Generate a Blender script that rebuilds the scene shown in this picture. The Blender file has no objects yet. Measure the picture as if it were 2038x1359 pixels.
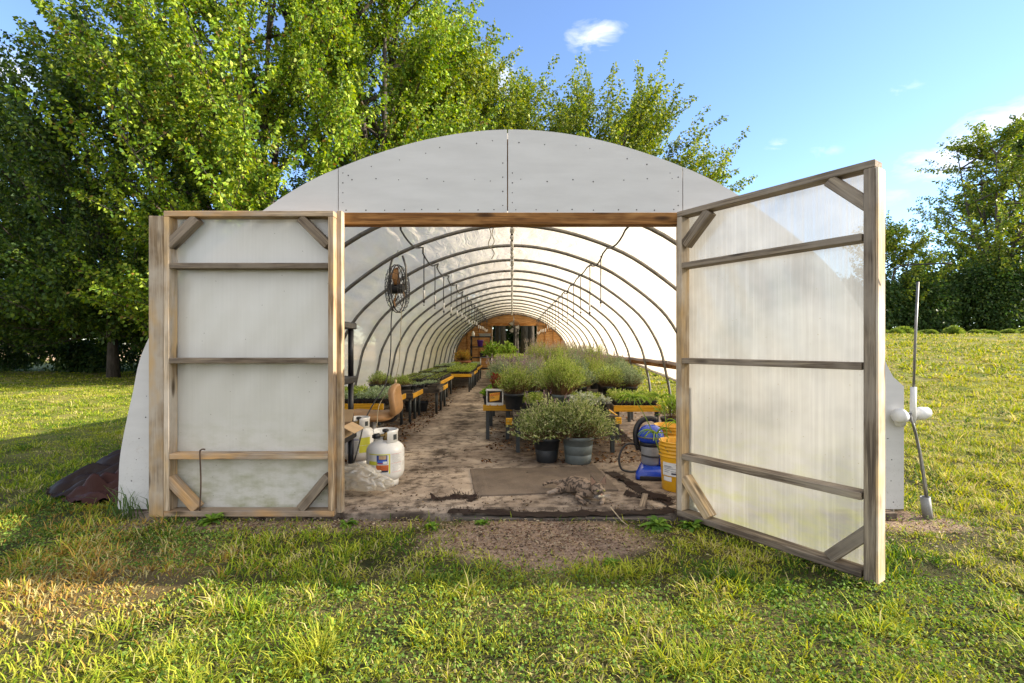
import bpy, bmesh, math, random
import numpy as np
from mathutils import Vector, Matrix, Euler, noise as mnoise
S = bpy.context.scene
C = S.collection
PI = math.pi
def R(a): return math.radians(a)
rng = np.random.default_rng(7)
random.seed(7)

# ------------------------------------------------------------------ object helpers
def link(o, parent=None, M=None):
    C.objects.link(o)
    if parent is not None: o.parent = parent
    if M is not None: o.matrix_basis = M
    return o
def tag(o, label=None, cat=None, group=None, kind=None):
    if label: o['label'] = label
    if cat: o['category'] = cat
    if group: o['group'] = group
    if kind: o['kind'] = kind
    return o
def thing(name, label, cat, loc=(0, 0, 0), rotz=0.0, group=None, scale=1.0):
    o = bpy.data.objects.new(name, None)
    o.empty_display_size = 0.1
    C.objects.link(o)
    o.location = loc; o.rotation_euler = (0, 0, rotz)
    if scale != 1.0: o.scale = (scale,)*3
    return tag(o, label, cat, group)
def copy_tree(o, parent=None):
    c = o.copy(); C.objects.link(c)
    if parent is not None:
        c.parent = parent
    for ch in list(o.children): copy_tree(ch, c)
    return c
def T(x, y, z): return Matrix.Translation((x, y, z))
def obj(name, bm, mat, parent=None, M=None, smooth=False):
    me = bpy.data.meshes.new(name)
    bm.to_mesh(me); bm.free()
    for m in (mat if isinstance(mat, (list, tuple)) else [mat]): me.materials.append(m)
    if smooth:
        me.polygons.foreach_set('use_smooth', np.ones(len(me.polygons), dtype=bool))
    return link(bpy.data.objects.new(name, me), parent, M)
def npmesh(name, V, F, mat, parent=None, col=None, smooth=False, M=None):
    """V (n,3), F (m,k) uniform polygons, col (n,4) point colours"""
    V = np.asarray(V, dtype=np.float32); F = np.asarray(F, dtype=np.int32)
    me = bpy.data.meshes.new(name)
    me.vertices.add(len(V)); me.vertices.foreach_set('co', V.ravel())
    k = F.shape[1]
    me.loops.add(F.size); me.loops.foreach_set('vertex_index', F.ravel())
    me.polygons.add(len(F)); me.polygons.foreach_set('loop_start', np.arange(0, F.size, k, dtype=np.int32))
    me.update(calc_edges=True)
    if smooth: me.polygons.foreach_set('use_smooth', np.ones(len(F), dtype=bool))
    if col is not None:
        a = me.color_attributes.new('Tint', 'FLOAT_COLOR', 'POINT')
        a.data.foreach_set('color', np.asarray(col, dtype=np.float32).ravel())
    for m in (mat if isinstance(mat, (list, tuple)) else [mat]): me.materials.append(m)
    return link(bpy.data.objects.new(name, me), parent, M)

# ------------------------------------------------------------------ bmesh shapes
def box(bm, lo, hi, bev=0.0, M=None):
    vs = [bm.verts.new((x, y, z)) for x in (lo[0], hi[0]) for y in (lo[1], hi[1]) for z in (lo[2], hi[2])]
    fs = [(0, 1, 3, 2), (4, 6, 7, 5), (0, 4, 5, 1), (2, 3, 7, 6), (0, 2, 6, 4), (1, 5, 7, 3)]
    faces = [bm.faces.new([vs[i] for i in f]) for f in fs]
    if bev > 0:
        es = list({e for f in faces for e in f.edges})
        r = bmesh.ops.bevel(bm, geom=es, offset=bev, segments=1, affect='EDGES', profile=0.5)
        vs = list({v for f in r['faces'] for v in f.verts} | {v for v in vs if v.is_valid})
    if M is not None:
        bmesh.ops.transform(bm, matrix=M, verts=vs)
    return vs
def tube(bm, pts, rad, n=8, cap=True, closed=False):
    """sweep a circle of radius rad (number or list) along pts"""
    pts = [Vector(p) for p in pts]
    m = len(pts)
    rads = rad if isinstance(rad, (list, tuple)) else [rad]*m
    rings = []
    prev = None
    for i, p in enumerate(pts):
        if closed: d = pts[(i+1) % m]-pts[i-1]
        else: d = pts[min(i+1, m-1)]-pts[max(i-1, 0)]
        if d.length < 1e-9: d = Vector((0, 0, 1))
        d.normalize()
        if prev is None:
            a = Vector((0, 0, 1)) if abs(d.z) < .9 else Vector((1, 0, 0))
            u = d.cross(a).normalized()
        else:
            u = prev-d*prev.dot(d)
            u = u.normalized() if u.length > 1e-6 else d.orthogonal().normalized()
        prev = u
        w = d.cross(u)
        rings.append([bm.verts.new(p+(u*math.cos(2*PI*k/n)+w*math.sin(2*PI*k/n))*rads[i]) for k in range(n)])
    for i in range(m-1 if not closed else m):
        a, b = rings[i], rings[(i+1) % m]
        for k in range(n):
            bm.faces.new((a[k], a[(k+1) % n], b[(k+1) % n], b[k]))
    if cap and not closed:
        bm.faces.new(rings[0][::-1]); bm.faces.new(rings[-1])
def lathe(bm, prof, n=24, M=None, capb=True, capt=False):
    """prof: list of (r,z)"""
    rings = []
    for r, z in prof:
        rings.append([bm.verts.new((r*math.cos(2*PI*k/n), r*math.sin(2*PI*k/n), z)) for k in range(n)])
    for a, b in zip(rings, rings[1:]):
        for k in range(n): bm.faces.new((a[k], a[(k+1) % n], b[(k+1) % n], b[k]))
    if capb: bm.faces.new(rings[0][::-1])
    if capt: bm.faces.new(rings[-1])
    if M is not None: bmesh.ops.transform(bm, matrix=M, verts=[v for r in rings for v in r])
def prism(bm, poly, y0, y1):
    """polygon in xz extruded along y"""
    a = [bm.verts.new((x, y0, z)) for x, z in poly]; b = [bm.verts.new((x, y1, z)) for x, z in poly]
    n = len(poly)
    bm.faces.new(a); bm.faces.new(b[::-1])
    for i in range(n): bm.faces.new((a[i], b[i], b[(i+1) % n], a[(i+1) % n]))
    bmesh.ops.recalc_face_normals(bm, faces=bm.faces[:])
def NB(): return bmesh.new()
def curve3(pts, n=6):
    """Catmull-Rom through pts"""
    P = [Vector(p) for p in pts]; P = [P[0]*2-P[1]]+P+[P[-1]*2-P[-2]]
    out = []
    for i in range(1, len(P)-2):
        for k in range(n):
            t = k/n; a, b, c, d = P[i-1], P[i], P[i+1], P[i+2]
            out.append(.5*((2*b)+(c-a)*t+(2*a-5*b+4*c-d)*t*t+(3*b-a-3*c+d)*t**3))
    out.append(P[-2])
    return out

# ------------------------------------------------------------------ material helpers
class MB:
    def __init__(s, name):
        s.m = bpy.data.materials.new(name); s.m.use_nodes = True
        s.nt = s.m.node_tree; s.nt.nodes.clear()
        s.out = s.n('ShaderNodeOutputMaterial')
    def n(s, t, **kw):
        nd = s.nt.nodes.new(t)
        for k, v in kw.items():
            if k.startswith('i_'):
                key = k[2:]; key = int(key) if key.isdigit() else key.replace('_', ' ')
                s.set(nd.inputs[key], v)
            else: setattr(nd, k, v)
        return nd
    def set(s, inp, v):
        if isinstance(v, bpy.types.NodeSocket): s.nt.links.new(v, inp)
        elif isinstance(v, bpy.types.Node): s.nt.links.new(v.outputs[0], inp)
        else:
            if isinstance(v, (tuple, list)) and len(v) == 3 and len(inp.default_value) == 4: v = (*v, 1)
            inp.default_value = v
    def coord(s, which='Object', scale=(1, 1, 1), rnd=False, rot=(0, 0, 0)):
        tc = s.n('ShaderNodeTexCoord').outputs[which]
        if rnd:
            oi = s.n('ShaderNodeObjectInfo')
            ml = s.n('ShaderNodeMath', operation='MULTIPLY', i_0=oi.outputs['Random'], i_1=37.0)
            ad = s.n('ShaderNodeVectorMath', operation='ADD', i_0=tc, i_1=ml.outputs[0])
            tc = ad.outputs[0]
        return s.n('ShaderNodeMapping', i_Vector=tc, i_Scale=scale, i_Rotation=rot).outputs[0]
    def noise(s, vec, scale=5, detail=4, rough=.55, dist=0.0):
        return s.n('ShaderNodeTexNoise', i_Vector=vec, i_Scale=scale, i_Detail=detail, i_Roughness=rough, i_Distortion=dist).outputs[0]
    def ramp(s, fac, stops, interp='LINEAR'):
        r = s.n('ShaderNodeValToRGB', i_Fac=fac); cr = r.color_ramp; cr.interpolation = interp
        while len(cr.elements) < len(stops): cr.elements.new(.5)
        for e, (p, c) in zip(cr.elements, stops):
            e.position = p
            c = (c, c, c) if isinstance(c, (int, float)) else c
            e.color = (*c, 1)
        return r.outputs[0]
    def mix(s, fac, a, b, mode='MIX'):
        nd = s.n('ShaderNodeMix', data_type='RGBA', blend_type=mode)
        s.set(nd.inputs[0], fac); s.set(nd.inputs[6], a); s.set(nd.inputs[7], b)
        return nd.outputs[2]
    def math(s, op, a, b=0.0):
        nd = s.n('ShaderNodeMath', operation=op); s.set(nd.inputs[0], a); s.set(nd.inputs[1], b); return nd.outputs[0]
    def bump(s, h, strength=.3, dist=.01):
        return s.n('ShaderNodeBump', i_Height=h, i_Strength=strength, i_Distance=dist).outputs[0]
    def pbr(s, col, rough=.6, bump=None, metal=0.0, spec=.5, trans=0.0):
        b = s.n('ShaderNodeBsdfPrincipled'); s.set(b.inputs['Base Color'], col); s.set(b.inputs['Roughness'], rough)
        b.inputs['Metallic'].default_value = metal; b.inputs['Specular IOR Level'].default_value = spec
        if trans: b.inputs['Transmission Weight'].default_value = trans
        if bump is not None: s.nt.links.new(bump, b.inputs['Normal'])
        return b.outputs[0]
    def done(s, sh): s.nt.links.new(sh, s.out.inputs[0]); return s.m

def plain(name, col, rough=.5, metal=0.0, spec=.5, dirt=.25, scale=9.0, bump=.05):
    b = MB(name); v = b.coord('Object', rnd=True)
    n = b.noise(v, scale, 5, .6)
    f = b.ramp(n, [(.35, 0.0), (.75, 1.0)])
    dk = tuple(c*(1-dirt*1.6)+.06*dirt for c in col)
    c = b.mix(f, col, dk)
    n2 = b.noise(v, scale*9, 3, .6)
    return b.done(b.pbr(c, b.ramp(n, [(.2, max(0, rough-.12)), (.8, min(1, rough+.15))]), b.bump(n2, bump, .002), metal, spec))
def wood(name, light, dark, grain=1.0, rough=.8, knots=True, weather=None, warm=None):
    """grain runs along local X of the board"""
    b = MB(name); v = b.coord('Object', scale=(1, 1, 1), rnd=True)
    vg = b.n('ShaderNodeMapping', i_Vector=v, i_Scale=(1.6, 26*grain, 26*grain)).outputs[0]
    g = b.noise(vg, 1.6, 6, .62, .6)
    vg2 = b.n('ShaderNodeMapping', i_Vector=v, i_Scale=(4, 160, 160)).outputs[0]
    fine = b.noise(vg2, 1.0, 3, .6)
    c = b.mix(b.ramp(g, [(.34, 0.0), (.56, 1.0)]), light, dark)
    c = b.mix(b.math('MULTIPLY', b.ramp(fine, [(.46, 0.0), (.64, 1.0)]), .75), c, tuple(x*.45 for x in dark))
    if weather:
        w = b.noise(v, 2.3, 4, .6)
        c = b.mix(b.ramp(w, [(.42, 0.0), (.62, .85)]), c, weather)
    if warm:
        w = b.noise(b.n('ShaderNodeMapping', i_Vector=v, i_Scale=(1.2, 3, 3), i_Location=(7, 3, 1)).outputs[0], 2.0, 3, .6)
        c = b.mix(b.ramp(w, [(.5, 0.0), (.68, .8)]), c, warm)
    if knots:
        vk = b.n('ShaderNodeMapping', i_Vector=v, i_Scale=(2.4, 9, 9)).outputs[0]
        vo = b.n('ShaderNodeTexVoronoi', i_Vector=vk, i_Scale=1.0, i_Randomness=1.0).outputs['Distance']
        c = b.mix(b.ramp(vo, [(.05, 1.0), (.12, .75), (.2, 0.0)]), c, tuple(x*.28 for x in dark))
    oi = b.n('ShaderNodeObjectInfo').outputs['Random']
    hs = b.n('ShaderNodeHueSaturation', i_Color=c, i_Value=b.n('ShaderNodeMapRange', i_Value=oi, i_3=.8, i_4=1.18).outputs[0])
    h = b.math('ADD', g, b.math('MULTIPLY', fine, .5))
    return b.done(b.pbr(hs.outputs[0], rough, b.bump(h, .5, .004), 0, .25))

M = {}
M['lumber'] = wood('weathered_lumber', (.54, .40, .25), (.24, .155, .085), weather=(.36, .29, .22), warm=(.54, .31, .12))
M['lumber_light'] = wood('pale_lumber', (.58, .46, .32), (.32, .225, .13), weather=(.55, .47, .37), warm=(.58, .38, .17))
M['lumber_grey'] = wood('grey_lumber', (.36, .28, .19), (.13, .095, .065), weather=(.27, .22, .165))
M['header'] = wood('orange_treated_beam', (.42, .20, .06), (.24, .10, .025), warm=(.46, .24, .08))
M['endwood'] = wood('raw_plywood', (.64, .37, .15), (.40, .20, .07), knots=True)
M['black_plastic'] = plain('black_plastic', (.018, .018, .02), .45, dirt=-.5)
M['dark_bench'] = plain('dark_painted_leg', (.035, .04, .042), .5, dirt=-.6)
M['grey_board'] = wood('bench_board', (.17, .14, .11), (.07, .06, .05))
M['yellow'] = wood('yellow_painted_board', (.75, .42, .03), (.66, .34, .02), grain=.4, rough=.55, knots=False)
M['steel'] = plain('galvanised_pipe', (.22, .21, .195), .42, .55, dirt=.45)
M['hose'] = plain('black_hose', (.02, .02, .021), .5, dirt=-.4)
M['white_plastic'] = plain('white_plastic', (.78, .77, .74), .45, dirt=.18)
M['white_paint_metal'] = plain('white_tank_enamel', (.74, .73, .70), .3, dirt=.12)
M['brass'] = plain('brass', (.35, .24, .09), .4, .9)
M['blue'] = plain('blue_plastic', (.012, .055, .42), .25, dirt=.1)
M['grey_plastic'] = plain('grey_canister', (.26, .26, .26), .35, dirt=.2)
M['bucket'] = plain('yellow_bucket_plastic', (.78, .40, .012), .4, dirt=.15)
M['pot_grey'] = plain('grey_green_pot', (.12, .145, .14), .5, dirt=.3)
M['pot_black'] = plain('black_pot', (.022, .024, .026), .5, dirt=-.7)
M['terracotta'] = plain('terracotta', (.38, .15, .07), .8, dirt=.25)
M['tan_vinyl'] = plain('tan_vinyl', (.42, .23, .095), .42, dirt=.18)
M['cardboard'] = plain('cardboard', (.52, .36, .20), .8, dirt=.15)
M['purple'] = plain('purple_plastic', (.13, .04, .36), .4)
M['orange'] = plain('orange_label', (.95, .46, .03), .5, dirt=.05)
M['red_ink'] = plain('red_ink', (.55, .03, .015), .5, dirt=0)
M['dark_ink'] = plain('dark_ink', (.03, .03, .06), .6, dirt=0)
M['navy'] = plain('navy_label', (.02, .05, .25), .4, dirt=0)
M['label_blue'] = plain('blue_label', (.06, .14, .55), .4, dirt=0)
M['lime'] = plain('lime_label', (.62, .62, .06), .45, dirt=0)
M['flame'] = plain('orange_food_label', (.62, .13, .02), .5, dirt=.4, scale=60)
M['tanfood'] = plain('tan_label', (.62, .42, .22), .5, dirt=.3, scale=50)
M['nail'] = plain('nail_head', (.035, .03, .028), .6)
M['rust'] = plain('rusty_rod', (.10, .055, .03), .8)
M['soil'] = plain('potting_soil', (.045, .03, .02), .95, dirt=.5, scale=40, bump=.5)
M['twine'] = plain('twine', (.45, .36, .22), .9)
M['pvc'] = plain('grey_pvc', (.30, .30, .29), .5, dirt=.3)

# white painted plywood
def _ply():
    b = MB('white_painted_plywood'); v = b.coord('Object')
    n = b.noise(b.n('ShaderNodeMapping', i_Vector=v, i_Scale=(1.0, 1, 5)).outputs[0], 2.2, 6, .6)
    c = b.mix(b.ramp(n, [(.35, 0.0), (.75, 1.0)]), (.62, .61, .59), (.545, .535, .515))
    g = b.noise(b.n('ShaderNodeMapping', i_Vector=v, i_Scale=(1.4, 1, 30), i_Location=(3, 0, 0)).outputs[0], 2.5, 5, .65, 1.2)
    c = b.mix(b.ramp(g, [(.66, 0.0), (.80, .28)]), c, (.45, .40, .33))
    vo = b.n('ShaderNodeTexVoronoi', i_Vector=b.n('ShaderNodeMapping', i_Vector=v, i_Scale=(1.6, 1, 2.6)).outputs[0], i_Scale=1.0).outputs['Distance']
    kn = b.noise(v, 38, 2, .5)
    k = b.math('MULTIPLY', b.ramp(vo, [(.05, 1.0), (.09, 0.0)]), b.ramp(kn, [(.45, 0.0), (.6, .5)]))
    c = b.mix(k, c, (.35, .26, .17))
    # splash dirt rising from the ground
    z = b.n('ShaderNodeSeparateXYZ', i_Vector=v).outputs[2]
    sp = b.math('MULTIPLY', b.ramp(b.noise(v, 60, 4, .7), [(.58, 0.0), (.68, 1.0)]), b.n('ShaderNodeMapRange', i_Value=z, i_1=.0, i_2=.75, i_3=.5, i_4=0.0).outputs[0])
    c = b.mix(sp, c, (.16, .12, .07))
    return b.done(b.pbr(c, .72, b.bump(g, .12, .003), 0, .3))
M['ply'] = _ply()

def _film():
    b = MB('white_greenhouse_film'); v = b.coord('Object')
    w = b.noise(b.n('ShaderNodeMapping', i_Vector=v, i_Scale=(2.6, .7, 2.6)).outputs[0], 2.2, 3, .55, .8)
    fine = b.noise(v, 22, 3, .5)
    stain = b.noise(b.n('ShaderNodeMapping', i_Vector=v, i_Scale=(.7, .35, .7)).outputs[0], 2.0, 5, .65)
    c = b.mix(b.ramp(stain, [(.46, 0.0), (.74, .55)]), (.80, .71, .58), (.62, .50, .33))
    bp = b.bump(b.math('ADD', w, b.math('MULTIPLY', fine, .08)), .5, .05)
    d = b.n('ShaderNodeBsdfDiffuse', i_Color=c, i_Normal=bp).outputs[0]
    t = b.n('ShaderNodeBsdfTranslucent', i_Color=c, i_Normal=bp).outputs[0]
    g = b.n('ShaderNodeBsdfGlossy', i_Color=(.9, .9, .9), i_Roughness=.35, i_Normal=bp).outputs[0]
    tr = b.n('ShaderNodeBsdfTransparent', i_Color=(.98, .92, .80)).outputs[0]
    m1 = b.n('ShaderNodeMixShader', i_0=.70, i_1=d, i_2=t).outputs[0]
    m2 = b.n('ShaderNodeMixShader', i_0=.04, i_1=m1, i_2=g).outputs[0]
    m3 = b.n('ShaderNodeMixShader', i_0=.13, i_1=m2, i_2=tr).outputs[0]
    return b.done(m3)
M['film'] = _film()

def _poly(name, clear, ca, cb, tl=.6, streak=.12):
    """twin-wall door sheet: cloudy, ribbed, algae stained"""
    b = MB(name); v = b.coord('Object')
    st = b.noise(b.n('ShaderNodeMapping', i_Vector=v, i_Scale=(26, 1, .55)).outputs[0], 2.0, 4, .6)
    big = b.noise(v, 1.7, 4, .6)
    z = b.n('ShaderNodeSeparateXYZ', i_Vector=v).outputs[2]
    alg = b.math('MULTIPLY', b.ramp(b.noise(b.n('ShaderNodeMapping', i_Vector=v, i_Scale=(2.2, 1, 5)).outputs[0], 2.5, 5, .65), [(.42, 0.0), (.7, 1.0)]),
                 b.n('ShaderNodeMapRange', i_Value=z, i_1=.02, i_2=.75, i_3=.75, i_4=.02).outputs[0])
    c = b.mix(b.ramp(big, [(.36, 0.0), (.68, .8)]), ca, cb)
    c = b.mix(alg, c, (.34, .35, .12))
    c = b.mix(b.math('MULTIPLY', b.ramp(st, [(.5, 0.0), (.75, 1.0)]), (.10)), c, (.80, .79, .75))
    sp = b.math('MULTIPLY', b.ramp(b.n('ShaderNodeTexVoronoi', i_Vector=v, i_Scale=16.0).outputs['Distance'], [(.03, 1.0), (.06, 0.0)]), .8)
    c = b.mix(sp, c, (.22, .19, .12))
    bp = b.bump(st, .25, .004)
    d = b.n('ShaderNodeBsdfDiffuse', i_Color=c, i_Normal=bp).outputs[0]
    t = b.n('ShaderNodeBsdfTranslucent', i_Color=c, i_Normal=bp).outputs[0]
    g = b.n('ShaderNodeBsdfGlossy', i_Color=(1, 1, 1), i_Roughness=.22, i_Normal=bp).outputs[0]
    tr = b.n('ShaderNodeBsdfTransparent', i_Color=(.93, .94, .88)).outputs[0]
    m1 = b.n('ShaderNodeMixShader', i_0=tl, i_1=d, i_2=t).outputs[0]
    m2 = b.n('ShaderNodeMixShader', i_0=.07, i_1=m1, i_2=g).outputs[0]
    m3 = b.n('ShaderNodeMixShader', i_0=b.math('SUBTRACT', clear, b.math('MULTIPLY', b.ramp(st, [(.35, 0.0), (.7, 1.0)]), streak)), i_1=m2, i_2=tr).outputs[0]
    return b.done(m3)
M['poly'] = _poly('cloudy_door_sheet', .23, (.42, .40, .365), (.20, .195, .18), .50, .16)
M['poly_dull'] = _poly('cloudier_door_sheet', .16, (.88, .86, .80), (.80, .78, .70), .35, .04)

def _leaf(name, trans=.35, rough=.45, spec=.35):
    b = MB(name)
    at = b.n('ShaderNodeVertexColor', layer_name='Tint').outputs[0]
    p = b.pbr(at, rough, None, 0, spec)
    tc = b.n('ShaderNodeHueSaturation', i_Color=at, i_Hue=.485, i_Saturation=1.15, i_Value=1.5).outputs[0]
    t = b.n('ShaderNodeBsdfTranslucent', i_Color=tc).outputs[0]
    return b.done(b.n('ShaderNodeMixShader', i_0=trans, i_1=p, i_2=t).outputs[0])
M['leaf'] = _leaf('leaf', .27, .5, .22)
M['grass'] = _leaf('grass_blade', .30, .68, .12)
M['herb'] = _leaf('herb_leaf', .3, .65, .2)

def _bark():
    b = MB('bark'); v = b.coord('Object')
    n = b.noise(b.n('ShaderNodeMapping', i_Vector=v, i_Scale=(9, 9, 2)).outputs[0], 2, 5, .65)
    return b.done(b.pbr(b.ramp(n, [(.3, (.035, .028, .022)), (.7, (.13, .11, .09))]), .9, b.bump(n, .6, .03), 0, .2))
M['bark'] = _bark()
def _concrete():
    b = MB('dirty_concrete'); v = b.coord('Object')
    n1 = b.noise(v, 1.3, 6, .65, .4); n2 = b.noise(v, 9, 6, .7); n3 = b.noise(v, 90, 3, .6)
    c = b.mix(b.ramp(n1, [(.34, 0.0), (.66, 1.0)]), (.58, .475, .365), (.25, .19, .14))
    c = b.mix(b.ramp(n2, [(.50, 0.0), (.64, .9)]), c, (.085, .06, .04))
    c = b.mix(b.ramp(n3, [(.60, 0.0), (.72, .6)]), c, (.07, .05, .035))
    x = b.n('ShaderNodeSeparateXYZ', i_Vector=v).outputs[0]
    # dark streaks along the foot of the benches
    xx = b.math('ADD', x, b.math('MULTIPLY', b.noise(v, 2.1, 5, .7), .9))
    dark_streak = b.math('MULTIPLY', b.math('MULTIPLY', b.ramp(b.math('ABSOLUTE', b.math('ADD', xx, .32)), [(.04, 1.0), (.30, 0.0)]), b.ramp(b.noise(v, 3.3, 6, .75), [(.44, 0.0), (.56, 1.0)])), .9)
    c = b.mix(dark_streak, c, (.045, .03, .02))
    # trodden-in potting soil plus painted shade on the right half and round the mat
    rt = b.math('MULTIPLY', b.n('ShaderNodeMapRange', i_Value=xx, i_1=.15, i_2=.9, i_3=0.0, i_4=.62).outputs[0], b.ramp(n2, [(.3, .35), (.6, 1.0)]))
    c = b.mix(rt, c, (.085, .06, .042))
    # floor darker under the benches and round the fabric by the sill
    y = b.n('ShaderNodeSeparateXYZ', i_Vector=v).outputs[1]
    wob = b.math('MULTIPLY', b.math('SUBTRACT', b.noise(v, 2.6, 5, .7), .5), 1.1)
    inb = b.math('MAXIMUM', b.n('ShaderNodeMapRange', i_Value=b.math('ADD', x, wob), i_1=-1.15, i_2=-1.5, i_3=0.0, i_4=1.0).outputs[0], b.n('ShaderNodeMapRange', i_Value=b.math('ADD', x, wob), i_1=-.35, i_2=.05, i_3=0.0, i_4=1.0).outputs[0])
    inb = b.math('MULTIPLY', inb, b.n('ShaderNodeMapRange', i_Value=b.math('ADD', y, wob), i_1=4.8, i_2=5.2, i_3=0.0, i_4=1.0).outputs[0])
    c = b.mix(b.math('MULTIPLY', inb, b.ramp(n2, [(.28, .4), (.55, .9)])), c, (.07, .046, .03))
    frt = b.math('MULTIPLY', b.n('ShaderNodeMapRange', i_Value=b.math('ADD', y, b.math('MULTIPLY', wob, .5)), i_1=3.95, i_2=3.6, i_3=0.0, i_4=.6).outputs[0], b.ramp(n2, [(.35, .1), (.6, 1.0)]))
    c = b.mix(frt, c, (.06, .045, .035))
    return b.done(b.pbr(c, .88, b.bump(b.math('ADD', n2, n3), .5, .006), 0, .25))
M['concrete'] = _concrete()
def _mat():
    b = MB('brown_mat_fabric'); v = b.coord('Object')
    n1 = b.noise(v, 5, 5, .65); n3 = b.noise(v, 160, 2, .6)
    c = b.mix(b.ramp(n1, [(.3, 0.0), (.7, 1.0)]), (.18, .142, .11), (.10, .078, .062))
    c = b.mix(b.ramp(n3, [(.45, 0.0), (.7, .6)]), c, (.24, .19, .14))
    return b.done(b.pbr(c, .95, b.bump(n3, .8, .004), 0, .1))
M['mat'] = _mat()
def _sheet(name, col, rough):
    b = MB(name); v = b.coord('Object'); n = b.noise(v, 7, 5, .6)
    c = b.mix(b.ramp(n, [(.5, 0.0), (.8, .6)]), col, tuple(x*1.8+.015 for x in col))
    return b.done(b.pbr(c, rough, b.bump(n, .5, .02), 0, .1))
M['blacksheet'] = _sheet('black_plastic_sheeting', (.022, .013, .010), .62)
M['plumsheet'] = _sheet('dark_plum_sheeting', (.045, .018, .014), .6)
def _bag():
    b = MB('cloudy_plastic_bag'); v = b.coord('Object'); n = b.noise(v, 14, 4, .6)
    bp = b.bump(n, .6, .02)
    d = b.n('ShaderNodeBsdfTranslucent', i_Color=(.9, .85, .74), i_Normal=bp).outputs[0]
    d2 = b.n('ShaderNodeBsdfDiffuse', i_Color=(.86, .82, .72), i_Normal=bp).outputs[0]
    g = b.n('ShaderNodeBsdfGlossy', i_Roughness=.14, i_Normal=bp).outputs[0]
    tr = b.n('ShaderNodeBsdfTransparent').outputs[0]
    m = b.n('ShaderNodeMixShader', i_0=.4, i_1=d, i_2=d2).outputs[0]
    m = b.n('ShaderNodeMixShader', i_0=.22, i_1=m, i_2=g).outputs[0]
    return b.done(b.n('ShaderNodeMixShader', i_0=.5, i_1=m, i_2=tr).outputs[0])
M['bag'] = _bag()
# ------------------------------------------------------------------ camera, sun, sky
cam_d = bpy.data.cameras.new('camera'); cam = bpy.data.objects.new('camera', cam_d); C.objects.link(cam)
CAMZ = 1.19
cam.location = (0, 0, CAMZ); cam.rotation_euler = (R(90), 0, 0)
cam_d.sensor_width = 36; cam_d.lens = 974/2038*36; cam_d.shift_y = 7.5/2038
cam_d.clip_end = 2000; cam_d.clip_start = .05
S.camera = cam
SUN_EL, SUN_AZ = R(25), R(0)          # azimuth measured from +X towards +Y
sd = bpy.data.lights.new('sun', 'SUN'); so = bpy.data.objects.new('sun', sd); C.objects.link(so)
sd.energy = 5.0; sd.angle = R(.5); sd.color = (1, .90, .74)
tosun = Vector((math.cos(SUN_EL)*math.cos(SUN_AZ), math.cos(SUN_EL)*math.sin(SUN_AZ), math.sin(SUN_EL)))
so.rotation_euler = tosun.to_track_quat('Z', 'Y').to_euler()
W = bpy.data.worlds.new('World'); S.world = W; W.use_nodes = True
nt = W.node_tree; nt.nodes.clear()
class WB(MB):
    def __init__(s, nt): s.nt = nt; s.out = nt.nodes.new('ShaderNodeOutputWorld')
b = WB(nt)
sky = b.n('ShaderNodeTexSky', sky_type='NISHITA', sun_disc=False, sun_elevation=SUN_EL, sun_rotation=PI/2-SUN_AZ,
          air_density=.85, dust_density=.0, ozone_density=3.0)
dirv = b.n('ShaderNodeTexCoord').outputs['Generated']
cn = b.noise(b.n('ShaderNodeMapping', i_Vector=dirv, i_Scale=(1, 1, 2.3)).outputs[0], 15.0, 8, .62, .5)
mask = None
def cdir(px, py): return Vector(((px-1019)/974, 1, (687-py)/974)).normalized()
for px, py, r, k in ((1185, 72, .075, 1.0), (2030, 250, .11, 1.25), (1900, 318, .10, 1.1), (15, 135, .085, 1.2), (1545, 290, .045, .5),
                     (1800, 178, .05, .5), (940, 160, .13, 1.1), (1640, 300, .05, .4), (1780, 390, .07, .4), (60, 560, .2, .4)):
    d = cdir(px, py)
    df = b.n('ShaderNodeVectorMath', operation='SUBTRACT', i_0=dirv, i_1=tuple(d))
    sc = b.n('ShaderNodeVectorMath', operation='MULTIPLY', i_0=df.outputs[0], i_1=(1, 1, 2.4))
    ln = b.n('ShaderNodeVectorMath', operation='LENGTH', i_0=sc.outputs[0]).outputs['Value']
    fall = b.n('ShaderNodeMapRange', i_Value=ln, i_1=0.0, i_2=r, i_3=k, i_4=0.0).outputs[0]
    mask = fall if mask is None else b.math('MAXIMUM', mask, fall)
# unseen white cloud bank added behind the camera as fill light
yb = b.n('ShaderNodeSeparateXYZ', i_Vector=dirv).outputs[1]
back = b.n('ShaderNodeMapRange', i_Value=yb, i_1=-.02, i_2=-.35, i_3=0.0, i_4=1.7).outputs[0]
mask = b.math('MAXIMUM', mask, back)
cl = b.ramp(b.math('MULTIPLY', mask, b.math('ADD', b.math('MULTIPLY', b.math('SUBTRACT', cn, .5), 3.2), .72)), [(.18, 0.0), (.95, 1.0)])
skc = b.n('ShaderNodeHueSaturation', i_Color=sky.outputs[0], i_Hue=.504, i_Saturation=1.0, i_Value=1.12).outputs[0]
skc = b.mix(b.math('MINIMUM', cl, .92), skc, (4.6, 4.6, 4.75))
bg = b.n('ShaderNodeBackground', i_Color=skc, i_Strength=.135)
nt.links.new(bg.outputs[0], b.out.inputs[0])
S.view_settings.view_transform = 'Standard'; S.view_settings.look = 'None'
S.view_settings.exposure = 1.36; S.view_settings.gamma = 1
S.render.engine = 'CYCLES'
S.cycles.max_bounces = 10; S.cycles.diffuse_bounces = 5; S.cycles.glossy_bounces = 3
S.cycles.transmission_bounces = 6; S.cycles.transparent_max_bounces = 16
S.cycles.caustics_reflective = False; S.cycles.caustics_refractive = False
S.cycles.use_denoising = True

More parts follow.
